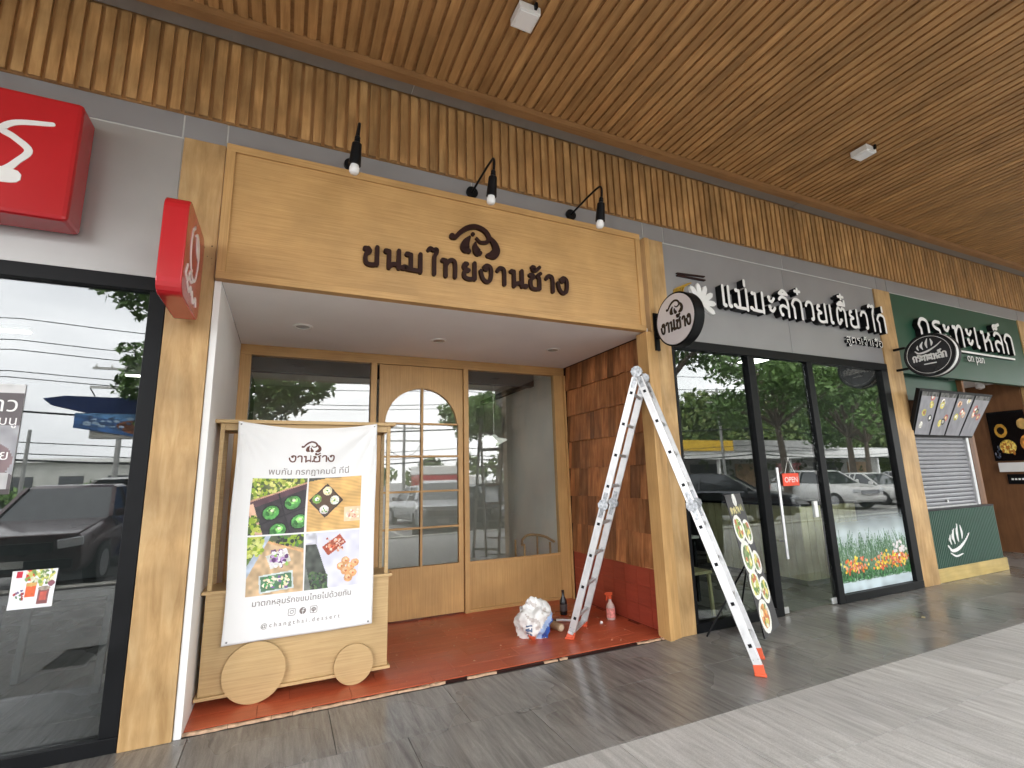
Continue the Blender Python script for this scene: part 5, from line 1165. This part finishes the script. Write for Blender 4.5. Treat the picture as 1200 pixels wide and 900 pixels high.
def car(kind, x, y, rot, mt, label, cat, group='vehicles parked in the car park'):
    p = P_[kind]; t = thing('parked_' + kind, (x, y, GZ), label, cat, group)
    Mx = Matrix.Translation((x, y, GZ)) @ Matrix.Rotation(rot, 4, 'Z')     # nose at origin, pointing +y, body toward -y
    def wr(b, name, m, sm=False, bev=0):
        b.v = [tuple(Mx @ Vector(v)) for v in b.v]; return b.build(name, m, t, sm, bev)
    def loft(secs):
        b = MB(); n = len(secs[0]); vs = [v for s in secs for v in s]
        fs = [(i * n + k, (i + 1) * n + k, (i + 1) * n + (k + 1) % n, i * n + (k + 1) % n) for i in range(len(secs) - 1) for k in range(n)]
        fs += [tuple(range(n)), tuple(range(len(vs) - 1, len(vs) - n - 1, -1))]; b.add(vs, fs); return b
    def sec(yy, lo, hi, w): 
        h = hi - lo; return [(-w * .9, -yy, lo), (-w * .98, -yy, lo + .15 * h), (-w, -yy, lo + .5 * h), (-w * .97, -yy, lo + .85 * h), (-w * .9, -yy, hi), (w * .9, -yy, hi), (w * .97, -yy, lo + .85 * h), (w, -yy, lo + .5 * h), (w * .98, -yy, lo + .15 * h), (w * .9, -yy, lo)]
    wr(loft([sec(*s) for s in p['st']]), 'body', mt, True, .02)
    c = p['cab']; (y0, z0, w0), (y1, z1, w1), (y2, z2, w2), (y3, z3, w3) = c
    b = MB()       # glass house
    A = [(-w0, -y0, z0), (w0, -y0, z0), (w1, -y1, z1), (-w1, -y1, z1), (-w2, -y2, z2), (w2, -y2, z2), (w3, -y3, z3), (-w3, -y3, z3)]
    b.add(A, [(0, 1, 2, 3), (4, 5, 6, 7)]); b.add(A, [(1, 6, 5, 2), (0, 3, 4, 7)]); wr(b, 'window', m_carglass)
    b = MB(); b.add([(-w1, -y1, z1), (w1, -y1, z1), (w2, -y2, z2), (-w2, -y2, z2)] + [(-w1 * .92, -y1 - .12, z1 + .05), (w1 * .92, -y1 - .12, z1 + .05), (w2 * .92, -y2 + .1, z2 + .05), (-w2 * .92, -y2 + .1, z2 + .05)], [(4, 5, 6, 7), (0, 1, 5, 4), (1, 2, 6, 5), (2, 3, 7, 6), (3, 0, 4, 7)]); wr(b, 'roof', mt)
    b = MB()
    for s in (-1, 1):
        for a, d in (((s * w0, -y0, z0), (s * w1, -y1, z1)), ((s * w3, -y3, z3), (s * w2, -y2, z2))): b.bar(a, d, .07, .06)
        for k in ((.42, .72) if kind != 'pickup' else (.5,)):
            yt = y1 + (y2 - y1) * k; b.bar((s * (w0 * .99), -yt - .06, z0), (s * w1 * 1.0, -yt, z1), .08, .05, (0, 1, 0))
    wr(b, 'roof_pillar', mt)
    for s in (-1, 1):
        for yy in p['wh']:
            b = MB(); cc = Vector((s * (p['st'][3][3] - .2), -yy, p['r'])); b.tube([cc, cc + Vector((s * .21, 0, 0))], p['r'], 26); wr(b, 'tyre', m_tyre, True, .02)
            b = MB(); b.tube([cc + Vector((s * .205, 0, 0)), cc + Vector((s * .216, 0, 0))], p['r'] * .62, 18); wr(b, 'rim', m_rim)
        b = MB(); f0 = p['st'][1]; b.bar((s * f0[3] * .62, .02, f0[2] - .16), (s * f0[3] * .98, -.1, f0[2] - .12), .16, .14); wr(b, 'headlight', m_headl, False, .02)
        b = MB(); b.bar((s * (w0 + .02), -y0 - .2, z0 + .06), (s * (w0 + .22), -y0 - .22, z0 + .1), .1, .14, (0, 0, 1)); wr(b, 'wing_mirror', mt, False, .02)
        b = MB(); l0 = p['st'][-2]; b.bar((s * l0[3] * .7, -p['L'] - .005, l0[2] - .2), (s * l0[3] * .95, -p['L'] + .03, l0[2] - .2), .05, .2); wr(b, 'tail_light', m_red)
    f0 = p['st'][1]; b = MB(); b.bar((-f0[3] * .55, .03, f0[2] - .2), (f0[3] * .55, .03, f0[2] - .2), .1, .16); wr(b, 'grille', m_black if kind != 'suv' else m_chrome, False, .01)
    b = MB(); b.bar((-f0[3] * .9, .05, f0[1] + .16), (f0[3] * .9, .05, f0[1] + .16), .14, .16); wr(b, 'bumper', mt if kind != 'pickup' else m_black, False, .03)
    b = MB(); b.bar((-.17, .13, f0[1] + .2), (.17, .13, f0[1] + .2), .006, .11); wr(b, 'number_plate', m_letterW)
    return t
c_maroon = paint('maroon_car_paint', (.05, .014, .018)); c_silver = paint('silver_car_paint', (.42, .43, .45), .6); c_whitec = paint('white_car_paint', (.75, .75, .74), 0); c_dark = paint('dark_grey_car_paint', (.05, .055, .065), .5)
car('pickup', -3.85, -2.95, 0, c_maroon, 'dark maroon pickup parked nose-in at the kerb, mirrored in the left window', 'pickup truck')
car('suv', 4.35, -3.3, R(14), c_silver, 'silver people carrier mirrored in the arched door', 'car')
car('sedan', 6.9, -3.1, R(-4), c_dark, 'dark saloon parked right of the silver car, mirrored in the right recess window', 'car')
car('van', -5.6, -8.2, R(90), c_whitec, 'long white van parked crosswise behind the maroon pickup', 'van')
car('sedan', 4.6, -10, R(170), c_silver, 'silver saloon in the second row behind the people carrier', 'car')
car('suv', 15.2, -3.4, R(-35), c_dark, 'dark grey car mirrored in the glass door of the noodle shop', 'car')
car('suv', 22.3, -5.2, R(10), c_whitec, 'white car with its nose to the kerb, nearer of the white pair', 'car')
car('sedan', 26.0, -5.4, R(12), c_whitec, 'white saloon at the right end of the mirrored row', 'car')
car('sedan', 30.5, -6.0, R(10), c_silver, 'silver saloon farthest along the mirrored row', 'car')
car('sedan', 11.0, -9.6, R(175), c_dark, 'dark saloon in the second row between the trees', 'car')
# red delivery truck with white roof
t = thing('delivery_truck', (7.8, -16, GZ), 'small red box truck with white roof far across the car park', 'truck', 'vehicles parked in the car park')
box('cargo_box', 6.7, 9.3, -17.6, -15.8, .65, 1.75, m_red, t, .03); box('cargo_roof', 6.65, 9.2, -17.65, -15.75, 1.751, 2.25, m_whitepl, t, .05); box('cab', 9.32, 10.5, -17.5, -15.9, .3, 1.7, c_whitec, t, .12); box('windscreen', 10.35, 10.52, -17.3, -16.1, 1.1, 1.6, m_carglass, t)
text_flat('ขนส่งด่วน', .35, lambda u, v, d: Vector((8 - u, -15.79, 1.0 + v)), m_letterW, t)
for x in (7.3, 9.9):
    for y in (-17.5, -16.1): b = MB(); b.tube([(x, y, .17), (x, y + .2, .17)], .37, 20); b.build('wheel', m_tyre, t)
# bay lines
b = MB()
for i in range(-8, 20): x = .9 + i * 2.55; tag(box('bay_line', x - .05, x + .05, -7.6, -2.8, -.2, -.196, m_kerb), kind='structure')

# trees
def leafmat(name, a, c, d):
    N = NT(name); g = N.n('ShaderNodeNewGeometry'); nn = N.n('ShaderNodeTexNoise', i_Scale=2.6, i_Detail=4.0); N.l(g.outputs['Position'], nn.inputs['Vector']); N.l(ramp(N, nn.outputs['Fac'], [(.3, a), (.5, c), (.7, d)]), N.b.inputs['Base Color']); N.b.inputs['Roughness'].default_value = .55
    return N.m
m_leaf = leafmat('green_leaf', (.07, .14, .03, 1), (.115, .21, .05, 1), (.18, .29, .08, 1)); m_leaf2 = leafmat('yellow_green_leaf', (.05, .10, .025, 1), (.10, .16, .035, 1), (.2, .23, .07, 1)); m_bark = plain('tree_bark', (.14, .11, .085), .9, noise=.3, nscale=12, bump=.6)
def crown_mesh(name, clumps, n, size, mat, seed):
    g = np.random.default_rng(seed); C_ = np.array(clumps); wts = C_[:, 3] ** 2.2; idx = g.choice(len(C_), n, p=wts / wts.sum())
    dr = g.normal(size=(n, 3)); dr /= np.linalg.norm(dr, axis=1)[:, None]; rad = C_[idx, 3] * (.35 + .65 * g.random(n) ** .45) * (1 + .18 * np.sin(dr[:, 0] * 7 + idx) * np.cos(dr[:, 2] * 6))
    c = C_[idx, :3] + dr * rad[:, None] * np.array([1, 1, .72])
    u = g.normal(size=(n, 3)); u /= np.linalg.norm(u, axis=1)[:, None]; v = np.cross(u, g.normal(size=(n, 3))); v /= np.linalg.norm(v, axis=1)[:, None]
    s = size * (.6 + .8 * g.random(n))[:, None]
    q = np.stack([c - u * s, c + v * s * .45, c + u * s, c - v * s * .45], 1).reshape(-1, 3)
    me = bpy.data.meshes.new(name); me.from_pydata(q.tolist(), [], (np.arange(n * 4).reshape(n, 4)).tolist()); me.materials.append(mat); return me
def make_tree(x, y, h, r, lab, seed, n=9000, size=.13, mat=None, trunk=.16, base=None, group='trees in the car park'):
    rg = random.Random(seed); t = thing('broadleaf_tree', (x, y, GZ), lab, 'tree', group); base = base or h * .45; mat = mat or m_leaf
    cl = []; b = MB(); top = Vector((x + rg.uniform(-.3, .3), y, GZ + base))
    b.tube(catmull([(x, y, GZ), (x + .05, y, GZ + base * .5), tuple(top)], 4), [trunk * (1 - .05 * i) for i in range(9)], 12)
    for k in range(13):
        a = k * 2.4 + rg.uniform(-.3, .3); e = rg.uniform(.1, 1); rr = r * rg.uniform(.35, .78) * math.sqrt(1 - (e - .4) ** 2 * .9)
        c = Vector((x + math.cos(a) * rr, y + math.sin(a) * rr, GZ + base + (h - base) * e * .85)); cl.append((c.x, c.y, c.z, r * rg.uniform(.26, .42)))
        m_ = top.lerp(c, .5) + Vector((0, 0, .15)); b.tube([top - Vector((0, 0, .2)), m_, c], [trunk * .45, trunk * .28, trunk * .1], 7)
        for q in range(2): e2 = c + Vector((rg.uniform(-1, 1), rg.uniform(-1, 1), rg.uniform(-.2, .6))) * r * .35; b.tube([m_, e2], [trunk * .18, trunk * .05], 5)
    b.build('trunk', m_bark, t, True)
    me = crown_mesh('crown', cl, n, size, mat, seed); o = bpy.data.objects.new('crown', me); COL.objects.link(o); attach(o, t); return t
make_tree(-1.0, -5.6, 7.4, 3.3, 'spreading tree whose dark leaves mirror in the left recess window', 1, 20000, .10, base=3.7)
make_tree(8.2, -8.2, 6.6, 2.1, 'narrow tree mirrored in the right recess window', 2, 6500, .11, base=3.3)
make_tree(14.0, -7.6, 9.6, 2.9, 'tree mirrored at the left edge of the noodle shop glass', 3, 6000, .13, base=5.2)
make_tree(21.8, -8.6, 9.5, 4.0, 'large tree mirrored across the glass door of the noodle shop', 4, 6500, .15, trunk=.2, base=4.0)
make_tree(28.5, -9.5, 9.5, 3.9, 'tree mirrored in the right pane of the noodle shop', 5, 5500, .15, trunk=.2, base=3.6)
make_tree(36.0, -13, 10, 4.4, 'farther tree behind the white cars', 6, 9000, .2, trunk=.2, base=3.6)
cl = []; rg = random.Random(11)
x = 4.0
while x < 95:
    hh = (1.2 + .19 * x if x < 30 else 8.2) * rg.uniform(.8, 1.15); hh = min(hh, 9.5)
    for k in range(3): cl.append((x + rg.uniform(-1.5, 1.5), -27 - rg.uniform(0, 3) - max(0, 20 - x) * .2, hh * (.25 + .3 * k), hh * rg.uniform(.24, .34)))
    x += 2.0
me = crown_mesh('tree_line', cl, 60000, .3, m_leaf2, 21); o = bpy.data.objects.new('tree_line', me); COL.objects.link(o); tag(o, 'long belt of yellow-green trees beyond the car park', 'trees', kind='stuff')
cl = []; x = -60
while x < 8: cl.append((x, -56, .3 + rg.uniform(0, .8), rg.uniform(1.2, 2.0))); x += 2.2
me = crown_mesh('tree_line', cl, 14000, .35, m_leaf, 22); o = bpy.data.objects.new('tree_line', me); COL.objects.link(o); tag(o, 'low distant hedge of trees behind the street poles', 'trees', kind='stuff')

# low market building with yellow and white fascia
t = thing('market_hall', (38, -20.5, GZ), 'low open market hall with white roof edge and yellow sign panel', 'building')
box('roof', 25.5, 60, -26, -20, 3.1, 3.32, m_whitepl, t, .02); box('roof_edge', 25.4, 60.1, -20, -19.9, 2.45, 3.1, m_whitepl, t); box('yellow_sign', 26.0, 31.3, -19.88, -19.8, 3.08, 3.85, plain('yellow_sign_panel', (.8, .5, .04), .4), t); box('grey_sign', 31.4, 44, -19.88, -19.8, 3.1, 3.9, m_greypanel, t)
box('back_wall', 25.6, 60, -26, -25.8, GZ, 3.1, m_intgrey, t)
for i in range(9): box('column', 26 + i * 4, 26.2 + i * 4, -20.4, -20.2, GZ, 3.1, m_whitepl, t)
for i in range(6): box('shop_panel', 27 + i * 5.5, 30.5 + i * 5.5, -25.79, -25.7, .1, 2.2, [m_red, m_intdark, m_pillar][i % 3], t)
t = thing('street_kiosk_sign', (-4, -6.6, GZ), 'navy billboard with a blue noodle bowl picture mirrored in the left window', 'sign')
b = MB(); out = [(-5.0, 3.50), (-4.85, 3.36), (-4.2, 3.2), (-1.7, 3.2), (-1.7, 3.55), (-4.6, 3.58)]
b.prism(out, lambda u, v, d: Vector((u, -6.6 + d, v)), 0, .25); b.build('top_band', plain('navy_panel', (.01, .03, .12), .4), t)
im = Img(110, 44, (.28, .45, .68), .25, 55); im.asp = .35; im.half((0, .1), (1, .9), (.4, .6, .8), .3); im.ell(.5, .4, .2, .12, (.55, .35, .25), 0, .4, 26); im.ell(.5, .58, .09, .05, (.4, .65, .25), 0, .4, 26); im.specks(.6, .95, .2, .8, 30, [(.7, .8, .9), (.3, .4, .55)], .03)
panel('printed_picture', im, lambda s, tt: Vector((-1.75 - 2.65 * s, -6.34, 2.62 + .57 * tt + .42 * max(0, (s - .45)) * (1 - tt))), m_print, t)
box('column', -3.15, -2.6, -6.5, -6.35, GZ, 2.62, plain('blue_panel', (.04, .12, .35), .4), t, .02); box('column_top', -3.1, -2.3, -6.5, -6.34, 2.1, 2.61, m_intgrey, t)
box('backboard', -4.1, -1.7, -6.6, -6.36, 2.62, 3.2, m_intgrey, t)
def pole(x, y, h, lab, arms=True, r=.1):
    t = thing('utility_pole', (x, y, GZ), lab, 'pole', 'utility poles along the street'); b = MB(); b.tube([(x, y, GZ), (x, y, h)], [r, r * .7], 10); b.build('post', plain('concrete_pole', (.3, .3, .29), .8) if 'concrete_pole' not in bpy.data.materials else bpy.data.materials['concrete_pole'], t)
    if arms:
        for z in (h - .3, h - 1.0): box('crossarm', x - 1.0, x + 1.0, y - .05, y + .05, z, z + .08, m_intgrey, t)
        b = MB(); b.tube(catmull([(x - 1.0, y, h - 1.0), (x - .6, y, h - 1.6), (x, y, h - 1.8), (x + .6, y, h - 1.6), (x + 1, y, h - 1.0)], 5), .02, 6); b.build('hanging_cable', m_black, t)
        for q in (-.9, -.45, .45, .9): b = MB(); b.lathe((x + q, y, h - .22), [(.03, 0), (.05, .03), (.03, .12)], 8); b.build('insulator', m_whitepl, t)
pole(-5.45, -14, 6.0, 'tall utility pole with crossarms mirrored in the left window'); pole(-7.9, -14, 3.5, 'short dark post left of the tall utility pole', False, .07); pole(5.9, -16, 4.6, 'utility pole mirrored in the arched door'); pole(26, -16, 7, 'utility pole beyond the white cars'); pole(-24, -14, 6, 'utility pole far to the left of the car park')
ORD = ['lowest', 'second lowest', 'third lowest', 'fourth lowest', 'fifth lowest', 'fifth highest', 'fourth highest', 'third highest', 'second highest', 'highest']
for k, z in enumerate((2.55, 2.75, 3.2, 4.15, 4.32, 5.3, 5.75, 6.3, 6.95, 7.5)):
    b = MB(); pts = []
    for seg in range(5):
        for q in range(8):
            s = (seg + q / 8) / 5; x = -45 + 90 * s; pts.append((x, -14.2 - .1 * k, z - .35 * math.sin(math.pi * (q / 8)) + .15 * math.sin(k * 3)))
    b.tube(pts, .035 if k in (0, 3) else .018, 5); tag(b.build('overhead_cable', m_black), ORD[k] + ' black overhead cable strung along the street behind the car park', 'cable', 'overhead cables')
t = thing('street_building', (-25, -60, GZ), 'long low grey building far beyond the street', 'building')
box('wall', -60, -10, -66, -58, GZ, 4.2, m_intgrey, t); box('roof', -61, -9, -67, -57.5, 4.2, 4.6, m_whitepl, t)
for i in range(12): box('window', -57 + i * 4, -55 + i * 4, -58.02, -57.97, 1.2, 2.8, m_carglass, t)
